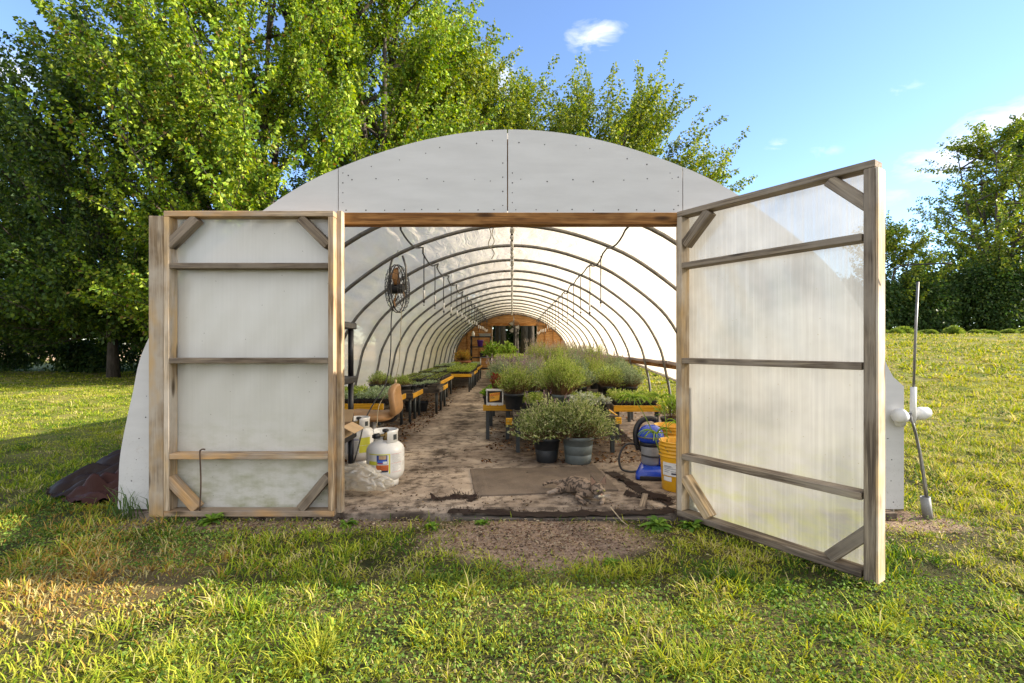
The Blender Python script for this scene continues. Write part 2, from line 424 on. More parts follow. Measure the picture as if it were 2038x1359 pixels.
# ------------------------------------------------------------------ ground
def sstep(v, a, b2):
    t = np.clip((v-a)/(b2-a), 0, 1); return t*t*(3-2*t)
def _hash(ix, iy): 
    h = np.sin(ix*127.1+iy*311.7)*43758.5453
    return h-np.floor(h)
def vnoise(x, y):
    x = np.asarray(x, float); y = np.asarray(y, float)
    ix, iy = np.floor(x), np.floor(y); fx, fy = x-ix, y-iy
    fx = fx*fx*(3-2*fx); fy = fy*fy*(3-2*fy)
    return (_hash(ix, iy)*(1-fx)+_hash(ix+1, iy)*fx)*(1-fy)+(_hash(ix, iy+1)*(1-fx)+_hash(ix+1, iy+1)*fx)*fy
def inside(x, y):          # greenhouse footprint
    return (np.abs(x) < 2.74) & (y > 3.40) & (y < 23.2)
def gz(x, y):
    x = np.asarray(x, float); y = np.asarray(y, float)
    bumps = (vnoise(x*1.3, y*1.3)-.5)*.05+(vnoise(x*4, y*4)-.5)*.045+(vnoise(x*9, y*9)-.5)*.02+(vnoise(x*.7+3, y*1.1)-.5)*.16*sstep(y, 6, 14)*sstep(x, 2.7, 6)
    amp = sstep(np.maximum(np.abs(x)-2.7, 3.3-y), 0, .7)
    rise = sstep(x, 3.4, 9)*sstep(y, 9, 40)*2.15
    far = sstep(y, 45, 200)*1.5
    return np.where(inside(x, y), -.05, bumps*amp+rise+far-.006)
def axis(lo, hi, near_lo, near_hi, step):
    a = list(np.arange(near_lo, near_hi+1e-6, step))
    s = step; v = near_hi
    while v < hi: s *= 1.18; v += s; a.append(min(v, hi))
    s = step; v = near_lo
    while v > lo: s *= 1.18; v -= s; a.insert(0, max(v, lo))
    return np.array(a)
gx = axis(-700, 700, -8, 12, .085); gy = axis(-60, 1200, 1.2, 22, .085)
XX, YY = np.meshgrid(gx, gy); nx, ny = len(gx), len(gy)
V = np.stack([XX.ravel(), YY.ravel(), gz(XX, YY).ravel()], 1)
i = np.arange(nx-1)[None, :]+np.arange(ny-1)[:, None]*nx
F = np.stack([i, i+1, i+1+nx, i+nx], -1).reshape(-1, 4)
def _ground():
    b = MB('lawn_soil'); v = b.coord('Object')
    n1 = b.noise(v, .55, 5, .6); n2 = b.noise(v, 6, 5, .65); n3 = b.noise(v, 60, 4, .7)
    c = b.mix(b.ramp(n2, [(.3, 0.0), (.7, 1.0)]), (.032, .038, .012), (.095, .085, .03))
    c = b.mix(b.ramp(n1, [(.45, 0.0), (.68, .85)]), c, (.30, .24, .10))
    c = b.mix(b.ramp(n3, [(.48, 0.0), (.66, .7)]), c, (.045, .04, .015))
    xyz = b.n('ShaderNodeSeparateXYZ', i_Vector=v); x, y = xyz.outputs[0], xyz.outputs[1]
    def ell(cx, cy, rx, ry, wob=.5):
        dx = b.math('DIVIDE', b.math('SUBTRACT', x, cx), rx); dy = b.math('DIVIDE', b.math('SUBTRACT', y, cy), ry)
        d = b.math('ADD', b.math('MULTIPLY', dx, dx), b.math('MULTIPLY', dy, dy))
        d = b.math('ADD', d, b.math('MULTIPLY', b.math('SUBTRACT', n2, .5), wob*2))
        return b.ramp(d, [(.55, 1.0), (1.0, 0.0)])
    soil = b.mix(b.ramp(n3, [(.38, 0.0), (.66, 1.0)]), (.42, .30, .215), (.18, .12, .08))
    peb = b.ramp(b.n('ShaderNodeTexVoronoi', i_Vector=v, i_Scale=70.0).outputs['Distance'], [(.12, 1.0), (.3, 0.0)])
    soil = b.mix(b.math('MULTIPLY', peb, .5), soil, (.36, .28, .22))
    m = b.math('MAXIMUM', ell(.15, 3.02, .78, .42), ell(2.65, 3.35, .5, .25))
    m = b.math('MAXIMUM', m, b.math('MULTIPLY', ell(-1.6, 3.25, 1.2, .16), .7))
    c = b.mix(m, c, soil)
    c = b.mix(b.math('MULTIPLY', ell(-2.1, 2.55, .6, .6), .8), c, (.17, .12, .055))
    # dry straw field far left
    # mown lawn seen from afar reads as leaf colour, near ground as thatch between the blades
    c = b.mix(b.n('ShaderNodeMapRange', i_Value=y, i_1=4.0, i_2=8.0, i_3=0.0, i_4=.8).outputs[0], c, b.mix(b.ramp(n1, [(.4, 0.0), (.62, 1.0)]), (.17, .20, .028), (.27, .24, .07)))
    fl = b.math('MULTIPLY', b.math('GREATER_THAN', y, 38.0), b.math('LESS_THAN', x, -2.0))
    c = b.mix(fl, c, (.50, .35, .20))
    hb = b.math('ADD', b.math('MULTIPLY', n2, .6), n3)
    return b.done(b.pbr(c, .95, b.bump(hb, .9, .03), 0, .15))
M['ground'] = _ground()
g = npmesh('ground', V, F, M['ground'], smooth=True); tag(g, kind='structure')

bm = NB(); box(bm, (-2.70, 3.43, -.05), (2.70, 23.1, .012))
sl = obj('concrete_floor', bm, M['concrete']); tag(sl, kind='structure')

# ------------------------------------------------------------------ grass blades
def blades(pos, L, W_, ang, lean, bend, col, name, mat, zf=None):
    n = len(pos)
    d = np.stack([np.cos(ang), np.sin(ang)], 1)            # lean direction
    tw = ang+PI/2+rng.normal(0, .5, n)
    s = np.stack([np.cos(tw), np.sin(tw), np.zeros(n)], 1)*W_[:, None]*.5
    base = np.stack([pos[:, 0], pos[:, 1], pos[:, 2]], 1)
    h1 = L*.55; h2 = L
    mid = base+np.concatenate([d*(h1*np.sin(lean))[:, None], (h1*np.cos(lean))[:, None]], 1)
    l2 = np.minimum(lean+bend, 1.9)
    tip = mid+np.concatenate([d*((h2-h1)*np.sin(l2))[:, None], ((h2-h1)*np.cos(l2))[:, None]], 1)
    V = np.stack([base-s, base+s, mid+s*.85, mid-s*.85, tip+s*.15, tip-s*.15], 1).reshape(-1, 3)
    o = np.arange(n)[:, None]*6
    F = np.concatenate([o+np.array([0, 1, 2, 3]), o+np.array([3, 2, 4, 5])], 1).reshape(-1, 4)
    cc = np.repeat(col, 6, 0)
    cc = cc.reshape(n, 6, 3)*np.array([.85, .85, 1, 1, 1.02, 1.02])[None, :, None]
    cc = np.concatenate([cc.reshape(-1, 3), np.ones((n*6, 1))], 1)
    return V, F, cc
PAL = np.array([(.17, .26, .018), (.295, .355, .026), (.39, .40, .05), (.50, .43, .18), (.065, .14, .016), (.44, .27, .07)])
def grasscol(x, y, n):
    patch = vnoise(x*.9+5, y*.9)
    p2 = vnoise(x*3.1, y*3.1+9)
    u = rng.random(n)
    k = np.where(u < .30, 0, np.where(u < .62, 1, np.where(u < .80, 2, np.where(u < .86, 3, 4))))
    k = np.where((patch > .60) & (rng.random(n) < .45), 2, k)
    k = np.where((vnoise(x*5+40, y*5) > .68) & (rng.random(n) < .6), np.where(rng.random(n) < .5, 3, 2), k)
    k = np.where((p2 < .28) & (rng.random(n) < .6), 4, k)
    k = np.where((x > 2.4) & (rng.random(n) < .5), np.where(rng.random(n) < .6, 2, 3), k)
    dead = np.exp(-(((x+2.15)/.6)**2+((y-2.5)/.55)**2))
    k = np.where(rng.random(n) < dead*.9, np.where(rng.random(n) < .6, 5, 3), k)
    k = np.where((x < -2.3) & (y < 3.7) & (y > 2.6) & (rng.random(n) < .25), 5, k)
    return PAL[k]*rng.uniform(.75, 1.25, (n, 1))
def keep(x, y):
    bare = np.exp(-np.maximum(0, ((x-.15)/.68)**2+((y-3.03)/.36)**2)**2)
    bare2 = .75*np.exp(-(((x-2.65)/.5)**2+((y-3.35)/.25)**2)**2)
    strip = .55*np.exp(-(((x+1.6)/1.3)**2+((y-3.27)/.12)**2)**2)
    ok = rng.random(len(x)) > np.maximum(np.maximum(bare*1.0, bare2), strip)
    ok &= ~((np.abs(x) < 2.82) & (y > 3.36) & (y < 23.3))
    ok &= ~((np.abs(x) < 1.2) & (y > 3.2) & (y < 3.5) & (rng.random(len(x)) < .85))
    return ok
def scatter(y0, y1, x0, x1, dens, tuft, maxang=1.12):
    area = (y1-y0)*(x1-x0)
    nt_ = int(area*dens/tuft)
    tx = rng.uniform(x0, x1, nt_); ty = rng.uniform(y0, y1, nt_)
    vis = np.abs(tx) < ty*maxang+.3
    tx, ty = tx[vis], ty[vis]
    th = .26+.6*vnoise(tx*1.7, ty*1.7)**1.5+1.9*vnoise(tx*5.5, ty*5.5)**3+.6*(rng.random(len(tx)) < .07)
    n = tuft
    r = np.abs(rng.normal(0, .035, (len(tx), n)))*(1+.06*y1); a = rng.uniform(0, 2*PI, (len(tx), n))
    x = (tx[:, None]+r*np.cos(a)).ravel(); y = (ty[:, None]+r*np.sin(a)).ravel()
    h = np.repeat(th, n); a = a.ravel(); rr = r.ravel()
    k = keep(x, y)
    return x[k], y[k], h[k], a[k]
def grass_zone(y0, y1, x0, x1, dens, tuft, Lm, Wm):
    x, y, h, a = scatter(y0, y1, x0, x1, dens, tuft)
    n = len(x)
    L = Lm*h*rng.uniform(.6, 1.25, n)*(1-.35*np.exp(-(((x-.15)/.9)**2+((y-3.0)/.5)**2)))
    Wd = Wm*rng.uniform(.7, 1.3, n)
    z = gz(x, y)-.004
    return blades(np.stack([x, y, z], 1), L, Wd, a+rng.normal(0, .8, n), rng.uniform(.25, 1.25, n), rng.uniform(.1, 1.2, n), grasscol(x, y, n), '', None)
parts = [grass_zone(1.45, 2.5, -3.2, 3.2, 6400, 12, .056, .0052),
         grass_zone(2.5, 3.6, -4.4, 4.4, 6000, 12, .052, .0054),
         grass_zone(3.6, 7, -8, -2.6, 3400, 8, .05, .006), grass_zone(3.6, 7, 2.6, 8, 3000, 8, .075, .008),
         grass_zone(7, 14, -15.5, -2.6, 1300, 7, .05, .010), grass_zone(7, 14, 2.6, 15.5, 800, 9, .085, .016),
         grass_zone(14, 34, 2.6, 38, 130, 9, .13, .04), grass_zone(14, 22, -24, -2.6, 260, 6, .06, .02)]
off = 0; VV, FF, CC = [], [], []
for v_, f_, c_ in parts:
    VV.append(v_); FF.append(f_+off); CC.append(c_); off += len(v_)
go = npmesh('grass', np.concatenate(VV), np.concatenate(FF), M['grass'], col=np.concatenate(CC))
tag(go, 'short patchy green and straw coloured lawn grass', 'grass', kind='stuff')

# ------------------------------------------------------------------ leaves
def leaf_arrays(P, A, size, col, aspect=.55, droop=.3, fold=.12):
    """diamond leaves, stalk at P pointing along A"""
    n = len(P)
    A = A/np.maximum(np.linalg.norm(A, axis=1, keepdims=True), 1e-6)
    rnd = rng.normal(0, 1, (n, 3)); s = np.cross(A, rnd); s /= np.maximum(np.linalg.norm(s, axis=1, keepdims=True), 1e-6)
    nn = np.cross(s, A)
    sz = size[:, None]
    mid = P+A*sz*.45
    tip = P+A*sz-np.array([0, 0, 1])*sz*droop
    V = np.stack([P, mid+s*sz*aspect*.5+nn*sz*fold, tip, mid-s*sz*aspect*.5+nn*sz*fold], 1).reshape(-1, 3)
    F = np.arange(n*4).reshape(-1, 4)
    c = np.concatenate([np.repeat(col, 4, 0), np.ones((n*4, 1))], 1)
    return V, F, c
def unit(v): return v/np.maximum(np.linalg.norm(v, axis=-1, keepdims=True), 1e-9)
def joinq(lst):
    off = 0; a, f, c = [], [], []
    for v_, f_, c_ in lst: a.append(v_); f.append(f_+off); c.append(c_); off += len(v_)
    return np.concatenate(a), np.concatenate(f), np.concatenate(c)
# clover and other low broad leaves between the blades
n = 56000
x = rng.uniform(-3.6, 3.6, n); y = rng.uniform(1.5, 3.6, n)
m = (vnoise(x*1.4+20, y*1.4) > .56) & keep(x, y) & (np.abs(x) < y*1.12+.2)
x, y = x[m], y[m]; n = len(x)
A = np.stack([rng.normal(0, 1, n), rng.normal(0, 1, n), rng.uniform(.05, .6, n)], 1)
P = np.stack([x, y, gz(x, y)+rng.uniform(.004, .035, n)], 1)
cl_c = np.array([(.09, .17, .03), (.14, .23, .04), (.20, .27, .06)])[rng.integers(0, 3, n)]*rng.uniform(.8, 1.2, (n, 1))
v_, f_, c_ = leaf_arrays(P, A, rng.uniform(.009, .019, n), cl_c, .75, .1)
co = npmesh('clover', v_, f_, M['grass'], col=c_); tag(co, 'low clover leaves spread through the lawn', 'clover', kind='stuff')
# pebbles, crumbs and dry bits on the bare soil
n = 5200
x = np.concatenate([rng.normal(.15, .5, n), rng.normal(2.7, .6, n//3), rng.uniform(-2.4, -.5, n//3)]); y = np.concatenate([rng.normal(3.05, .22, n), rng.normal(3.3, .3, n//3), rng.uniform(3.12, 3.38, n//3)])
m = (y < 3.36) | (np.abs(x) > 2.85); x, y = x[m], y[m]; n = len(x)
A = np.stack([rng.normal(0, 1, n), rng.normal(0, 1, n), rng.normal(0, .25, n)], 1)
P = np.stack([x, y, gz(x, y)+rng.uniform(.001, .012, n)], 1)
dc = np.array([(.30, .22, .13), (.14, .08, .05), (.42, .35, .24), (.07, .05, .035)])[rng.integers(0, 4, n)]*rng.uniform(.7, 1.2, (n, 1))
v_, f_, c_ = leaf_arrays(P, A, rng.uniform(.006, .03, n), dc, .35, 0, .2)
do = npmesh('soil_litter', v_, f_, M['herb'], col=c_); tag(do, 'dry crumbs and dead stalks on bare soil', 'litter', kind='stuff')

# ------------------------------------------------------------------ trees
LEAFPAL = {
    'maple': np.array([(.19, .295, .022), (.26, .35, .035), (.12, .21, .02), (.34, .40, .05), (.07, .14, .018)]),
    'dark': np.array([(.05, .10, .02), (.085, .15, .025), (.035, .075, .018), (.15, .21, .03)]),  # leaf tones with shade painted in, mainly for the far left maples
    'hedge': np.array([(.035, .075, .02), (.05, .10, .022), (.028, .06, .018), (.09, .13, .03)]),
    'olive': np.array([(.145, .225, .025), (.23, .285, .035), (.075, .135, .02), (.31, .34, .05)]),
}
def tree(name, label, x, y, H, Rr, seed, base=.18, nsc=44, nsh=12, nlf=60, lsize=.11, pal='maple', up=.8, cat='tree', group=None, trunk_r=None, shoot=1.3, low=.0, full=.72):
    global rng
    old = rng; rng = np.random.default_rng(seed); rd = random.Random(seed)
    z0 = float(gz(x, y))-.05
    t = thing(name, label, cat, (x, y, z0), group=group)
    tr = trunk_r or H*.014
    bm = NB()
    # stem splits into a few ascending leaders
    stem_top = H*(base+.10)
    tube(bm, [(0, 0, 0), (rd.uniform(-.1, .1), rd.uniform(-.1, .1), stem_top*.5), (0, 0, stem_top)], [tr*1.35, tr, tr*.85], 8)
    leaders = []
    nl = 5
    for k in range(nl):
        a = 2*PI*k/nl+rd.uniform(-.4, .4); rr = Rr*(.12 if k == 0 else rd.uniform(.25, .5))
        e = Vector((math.cos(a)*rr, math.sin(a)*rr, H*rd.uniform(.82, .95)))
        mid = Vector((math.cos(a)*rr*.55, math.sin(a)*rr*.55, H*.5))
        pts = curve3([(0, 0, stem_top*.8), mid, e], 5)
        tube(bm, pts, [tr*.75*(1-i/len(pts))+.012 for i in range(len(pts))], 6)
        leaders.append(pts)
    P_, A_, S_ = [], [], []
    for k in range(nsc):
        L = leaders[rd.randrange(nl)]
        f = (k+.5)/nsc
        f = base*.55+(1-base*.55)*f
        a = rd.uniform(0, 2*PI)
        zt = H*f
        prof = math.sin(PI*min(1, max(.02, (f-base*.4)/(1.03-base*.4)))**full)**.62
        rr = Rr*prof*rd.uniform(.72, 1.05)
        # origin on the leader below the target
        oz = max(stem_top*.85, zt-rr*up)
        o = min(L, key=lambda p: abs(p.z-oz))
        e = Vector((math.cos(a)*rr, math.sin(a)*rr, zt+low*rr))
        if abs(e.x+x) < 3.3 and e.y+y < 23.9 and e.z+z0 < 3.6: continue
        mid = o.lerp(e, .55)+Vector((0, 0, -rr*.06+.1))
        br = curve3([o, mid, e], 4)
        tube(bm, br, [max(.010, tr*.33*(1-i/len(br))) for i in range(len(br))], 5)
        out = Vector((math.cos(a), math.sin(a), 0))
        for j in range(nsh):
            s = .22+.78*(j+rd.random())/nsh
            q = s*(len(br)-1); i0 = min(int(q), len(br)-2); p0 = br[i0].lerp(br[i0+1], q-i0)
            d = (out*rd.uniform(.25, .9)+Vector((rd.gauss(0, .33), rd.gauss(0, .33), rd.uniform(.25, 1.1)*(up+.15)))).normalized()
            ln = shoot*rd.uniform(.55, 1.25)*(1.15 if s > .85 else .9)
            tube(bm, [p0, p0+d*ln*.9], [.012, .004], 3, cap=False)
            nL = int(nlf*ln/shoot)
            u = rng.random(nL)**.85
            rad = (.07+.26*(1-u))*ln*.52
            off = unit(rng.normal(0, 1, (nL, 3)))*(rad*rng.random(nL)**.5)[:, None]
            pp = np.array(p0)[None]+np.array(d)[None]*(u*ln)[:, None]+off
            P_.append(pp); A_.append(unit(off+1e-6)*.8+np.array(d)*.4+rng.normal(0, .45, (nL, 3))); S_.append(np.full(nL, k))
    P_ = np.concatenate(P_); S_ = np.concatenate(S_); A_ = np.concatenate(A_)
    hit = (np.abs(P_[:, 0]+x) < 3.0) & (P_[:, 1]+y < 23.6) & (P_[:, 2]+z0 < 3.0)
    P_, A_, S_ = P_[~hit], A_[~hit], S_[~hit]
    # = np.concatenate(A_); S_ = np.concatenate(S_)
    n = len(P_)
    pc = LEAFPAL[pal]
    br_t = rng.uniform(.8, 1.2, nsc)
    col = pc[rng.integers(0, len(pc), n)]*rng.uniform(.8, 1.2, (n, 1))*br_t[S_][:, None]
    if pal == 'maple':
        red = rng.random(n) < .025
        col[red] = (.24, .15, .04)
    v_, f_, c_ = leaf_arrays(P_, A_, lsize*rng.uniform(.6, 1.25, n), col, .8, .28, .1)
    npmesh('crown', v_, f_, M['leaf'], t, col=c_)
    obj('trunk', bm, M['bark'], t, smooth=True)
    rng = old
    return t
TR = 'maples standing behind the greenhouse'
tree('maple_tree', 'maple with painted-in shade at the edge of the picture, leaning over the hedge bottom', -21.5, 20, 10.0, 4.8, 1, .10, 90, 14, 62, .13, 'dark', .55, group=TR, shoot=1.6)
tree('maple_tree', 'maple with painted-in shade leaning out left of the bright one', -14.9, 18.3, 11.9, 5.4, 9, .10, 115, 17, 90, .12, 'dark', .7, group=TR, shoot=1.8)
tree('maple_tree', 'big bright yellow green maple right behind the opened opaque door', -8.6, 16.5, 16.4, 5.0, 2, .08, 130, 18, 110, .112, 'maple', .7, group=TR, shoot=1.6)
tree('maple_tree', 'tallest sunlit maple, its top cut off above the low shoulder of the greenhouse', -5.0, 19, 17.5, 4.5, 3, .10, 115, 17, 100, .118, 'maple', .85, group=TR, shoot=1.7)
tree('maple_tree', 'maple with open wispy top twigs over the first plywood seam', -3.2, 23.5, 15.0, 4.0, 4, .45, 95, 17, 95, .13, 'olive', .95, group=TR, shoot=2.0)
tree('maple_tree', 'lower maple directly behind the peak of the greenhouse', -.7, 28, 15.2, 4.7, 5, .5, 120, 17, 95, .135, 'olive', .9, group=TR, shoot=2.0, full=1.1)
tree('maple_tree', 'maple ending the row beside open blue sky, with ragged side shoots', 5.3, 27, 13.8, 5.4, 6, .45, 140, 17, 95, .135, 'olive', .85, group=TR, shoot=2.0, full=1.15)
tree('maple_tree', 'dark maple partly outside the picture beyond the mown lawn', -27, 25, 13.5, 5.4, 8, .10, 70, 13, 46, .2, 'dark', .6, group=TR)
# slim dark trunks of the wood seen through the far doorway
k = 0
WL = ['slim dark trunk leaning against the left jamb side of the far doorway', 'thick dark trunk left of the hanging far fan', 'pale barked thin trunk under the far fan', 'thick black trunk right of the hanging far fan',
      'dark trunk next to the right jamb of the far doorway', 'thin trunk showing in the middle of the far doorway']
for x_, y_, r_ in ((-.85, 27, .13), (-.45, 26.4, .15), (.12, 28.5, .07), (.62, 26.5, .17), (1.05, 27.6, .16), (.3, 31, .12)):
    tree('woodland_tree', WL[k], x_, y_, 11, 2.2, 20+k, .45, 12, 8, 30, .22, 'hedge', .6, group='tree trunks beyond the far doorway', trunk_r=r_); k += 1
# dark undergrowth masses
def shrub_mass(name, label, cat, cx, cy, lx, ly, lz, n, size, pal, kind=None, group=None, seed=1, lumps=14):
    global rng
    old = rng; rng = np.random.default_rng(seed)
    z0 = float(gz(cx, cy))
    c = rng.uniform(-1, 1, (lumps, 3)); c[:, 2] = rng.uniform(.2, .62, lumps)
    rad = rng.uniform(.35, .65, lumps)
    w = rng.integers(0, lumps, n)
    d = unit(rng.normal(0, 1, (n, 3)))
    r = rad[w]*rng.random(n)**.3
    P = np.stack([c[w, 0]*lx*.8+d[:, 0]*r*ly*1.2, c[w, 1]*ly*.6+d[:, 1]*r*ly, np.maximum(.02, c[w, 2]*lz+d[:, 2]*r*lz*.75)], 1)
    pc = LEAFPAL[pal]; col = pc[rng.integers(0, len(pc), n)]*rng.uniform(.75, 1.25, (n, 1))
    v_, f_, c_ = leaf_arrays(P, d+rng.normal(0, .6, (n, 3)), size*rng.uniform(.6, 1.3, n), col, .7, .25, .1)
    o = npmesh(name, v_, f_, M['leaf'], None, col=c_, M=T(cx, cy, z0)); rng = old
    return tag(o, label, cat, group, kind)
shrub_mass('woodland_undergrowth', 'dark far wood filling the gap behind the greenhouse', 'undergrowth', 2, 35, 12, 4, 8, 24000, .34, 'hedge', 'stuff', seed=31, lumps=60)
SL = ['dark rounded shrub under the outermost maple', 'dark low shrub at the lawn edge between two maple stems', 'darkest shrub under the big yellow green maple',
      'green lit shrub beside the sloping edge of the greenhouse wall', 'low shrub at the shaded lawn edge, farthest from the greenhouse']
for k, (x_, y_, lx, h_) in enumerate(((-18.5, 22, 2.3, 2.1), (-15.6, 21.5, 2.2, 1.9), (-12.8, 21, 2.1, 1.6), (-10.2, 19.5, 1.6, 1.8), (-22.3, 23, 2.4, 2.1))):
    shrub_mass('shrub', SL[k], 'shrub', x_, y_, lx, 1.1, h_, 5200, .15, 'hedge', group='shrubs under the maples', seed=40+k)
HL = ['dark hedge bush by the edge of the opened door', 'dark hedge bush behind the thin metal guide pole', 'dark hedge bush with a lit top under the small tree', 'tall dark hedge bush under the big open tree', 'outermost dark hedge bush at the edge of the picture']
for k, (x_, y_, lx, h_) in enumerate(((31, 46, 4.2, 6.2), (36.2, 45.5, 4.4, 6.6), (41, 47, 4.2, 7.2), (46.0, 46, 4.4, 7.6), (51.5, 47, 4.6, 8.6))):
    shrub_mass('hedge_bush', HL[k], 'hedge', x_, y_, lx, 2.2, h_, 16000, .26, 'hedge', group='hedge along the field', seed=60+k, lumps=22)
tree('field_tree', 'small round tree rising out of the hedge behind the guide pole', 37.0, 48, 10.2, 4.4, 71, .3, 60, 12, 40, .22, 'olive', .7, shoot=1.7, trunk_r=.16)
tree('field_tree', 'tall open crowned tree with visible dark limbs above the hedge', 48.5, 49, 20.0, 7.6, 72, .25, 84, 13, 42, .24, 'olive', .55, shoot=2.2, trunk_r=.30)
tree('field_tree', 'tallest open tree cut by the picture edge beyond the hedge', 55.5, 52, 23, 7.0, 73, .25, 70, 12, 40, .28, 'dark', .6, shoot=2.2, trunk_r=.30)

# rows of lavender mounds across the field
def mound(seed, r=.55, h=.55, n=900):
    q = np.random.default_rng(seed)
    th = q.uniform(0, 2*PI, n); ph = q.random(n)**.6*1.45
    d = np.stack([np.sin(ph)*np.cos(th), np.sin(ph)*np.sin(th), np.cos(ph)], 1)
    L = q.uniform(.75, 1.05, n)
    root = d*np.array([r, r, h])*.45*L[:, None]
    tip = d*np.array([r, r, h])*L[:, None]
    s = unit(np.cross(d, q.normal(0, 1, (n, 3))))*.022
    V = np.stack([root-s, root+s, tip+s*.4, tip-s*.4], 1).reshape(-1, 3)
    col = np.array([(.12, .20, .04), (.18, .25, .05), (.25, .30, .06)])[q.integers(0, 3, n)]
    return V, np.arange(n*4).reshape(-1, 4), np.concatenate([np.repeat(col, 4, 0), np.ones((n*4, 1))], 1)
protos = []
k = 0
for row, (yy, x0, x1, st) in enumerate(((36.0, 28.2, 40.5, 1.45), (40.5, 30.5, 45, 2.0))):
    xx = x0
    while xx < x1:
        y2 = yy+random.uniform(-.3, .3)
        if k < 3:
            v_, f_, c_ = mound(80+k); o = npmesh('lavender_mound', v_, f_, M['herb'], col=c_); protos.append(o)
        else:
            o = protos[k % 3].copy(); C.objects.link(o)
        o.location = (xx, y2, float(gz(xx, y2))-.02); o.rotation_euler = (0, 0, random.uniform(0, 6))
        sc = random.uniform(.65, 1.3)*(1.25 if row else 1); o.scale = (sc*random.uniform(.9, 1.4), sc, sc*random.uniform(.6, 1.05))
        tag(o, 'small green lavender mound in the near field row' if row == 0 else 'larger green lavender mound in the far field row', 'shrub', 'near row of lavender mounds' if row == 0 else 'far row of lavender mounds')
        xx += st*random.uniform(.85, 1.15); k += 1
# ------------------------------------------------------------------ boards
def board(name, p0, p1, w, t, mat, parent, side=(0, 1, 0), bev=.003, label=None):
    """plank from p0 to p1; t across `side`, w across the remaining direction"""
    p0, p1 = Vector(p0), Vector(p1)
    x = (p1-p0); L = x.length; x.normalize()
    y = Vector(side); y = (y-x*y.dot(x)).normalized(); z = x.cross(y)
    bm = NB(); box(bm, (0, -t/2, -w/2), (L, t/2, w/2), bev)
    Mx = Matrix((x, y, z)).transposed().to_4x4(); Mx.translation = p0
    o = obj(name, bm, mat, parent, Mx)
    if label: o['label'] = label
    return o
Y0 = 3.48
HALF = [(2.775, -.05), (2.765, .2), (2.75, .43), (2.67, .82), (2.575, 1.18), (2.26, 1.70), (1.69, 2.17), (1.22, 2.43), (.6, 2.63), (0, 2.70)]
_h = [Vector((x, 0, z)) for x, z in HALF]
_full = _h+[Vector((-v.x, 0, v.z)) for v in reversed(_h[:-1])]
_dense = curve3(_full, 16)
_s = [0]
for a, b_ in zip(_dense, _dense[1:]): _s.append(_s[-1]+(b_-a).length)
STOT = _s[-1]
_sx = np.array(_s); _px = np.array([v.x for v in _dense]); _pz = np.array([v.z for v in _dense])
def prof(s):           # s: arc length from the right ground
    return np.interp(s, _sx, _px), np.interp(s, _sx, _pz)
def profn(s):          # inward normal
    x1, z1 = prof(s-.02); x2, z2 = prof(s+.02); dx, dz = x2-x1, z2-z1; l = np.hypot(dx, dz)
    return -dz/l, dx/l*1.0
def height_at(x):
    xs = _px[::-1]; zs = _pz[::-1]
    m = (zs > 1.0); return float(np.interp(x, xs[m], zs[m]))
gh = thing('greenhouse', 'long white hoop greenhouse with plywood end wall and two opened doors', 'greenhouse', (0, Y0, 0))
BAY = 1.22; NBAY = 16; LEN = BAY*NBAY
# film cover
s_hip = float(_sx[np.argmin(np.abs(_pz[:len(_pz)//2]-.87))])
ns, ny_ = 170, NBAY*18+1
ss = np.linspace(s_hip, STOT, ns); yy = np.linspace(0.0, LEN, ny_)
SS, YYf = np.meshgrid(ss, yy)
x, z = prof(SS); nx_, nz_ = profn(SS)
u = (YYf/BAY) % 1.0; bay = np.floor(YYf/BAY)
sag = .030*np.sin(PI*u)**2*(.6+.6*_hash(bay, 3.0*np.ones_like(bay)))
low = np.clip((SS-STOT*.56)/(STOT*.3), 0, 1)
wr = .014*np.sin(2*PI*(SS/.19)+.9*np.sin(bay*2.1)+7.0*u*(1-u)*1.3)*np.sin(PI*u)**.7*(low*.9+.22)*(.4+vnoise(SS*2.2, YYf*.9+bay))
wr2 = .006*(vnoise(SS*1.5+bay*3, YYf*5)-.5)
d = -(0)+sag+wr+wr2
x = x+nx_*d*1.0; z = z+nz_*d
V = np.stack([x.ravel(), YYf.ravel(), z.ravel()], 1)
i = np.arange(ns-1)[None, :]+np.arange(ny_-1)[:, None]*ns
F = np.stack([i, i+1, i+1+ns, i+ns], -1).reshape(-1, 4)
npmesh('film_cover', V, F, M['film'], gh, smooth=True)
# loose curtain hanging under the hip board on the open side
n1, n2 = 180, 12
yv = np.linspace(.05, LEN, n1); tv = np.linspace(0, 1, n2)
TV, YV = np.meshgrid(tv, yv)
bot = np.interp(YV, [0, 4.5, 7.4, 9, 12, LEN], [.66, .615, .80, .83, .83, .83])
zc = .90+(bot-.90)*TV
xc = 2.715+.02*np.sin(TV*3)+.012*np.sin(YV*5.0)*TV
V = np.stack([xc.ravel(), YV.ravel(), zc.ravel()], 1)
i = np.arange(n2-1)[None, :]+np.arange(n1-1)[:, None]*n2
F = np.stack([i, i+1, i+1+n2, i+n2], -1).reshape(-1, 4)
npmesh('side_curtain', V, F, M['film'], gh, smooth=True)
bm = NB(); tube(bm, [(2.735, y, float(np.interp(y, [0, 4.5, 7.4, 9, 12, LEN], [.66, .615, .80, .83, .83, .83]))-.015) for y in np.linspace(-.05, LEN, 40)], .03, 8)
obj('rolled_film', bm, M['white_plastic'], gh, smooth=True)
# ribs
for k in range(NBAY+1):
    y = .05+BAY*k if k < NBAY else LEN-.04
    pts = []
    for s in np.linspace(0.0, STOT, 60):
        px, pz = prof(s); ax, az = profn(s)
        pts.append((float(px+ax*.045), y, float(pz+az*.045)))
    bm = NB(); tube(bm, pts, .0235, 8, False)
    obj('rib', bm, M['steel'], gh, smooth=True)
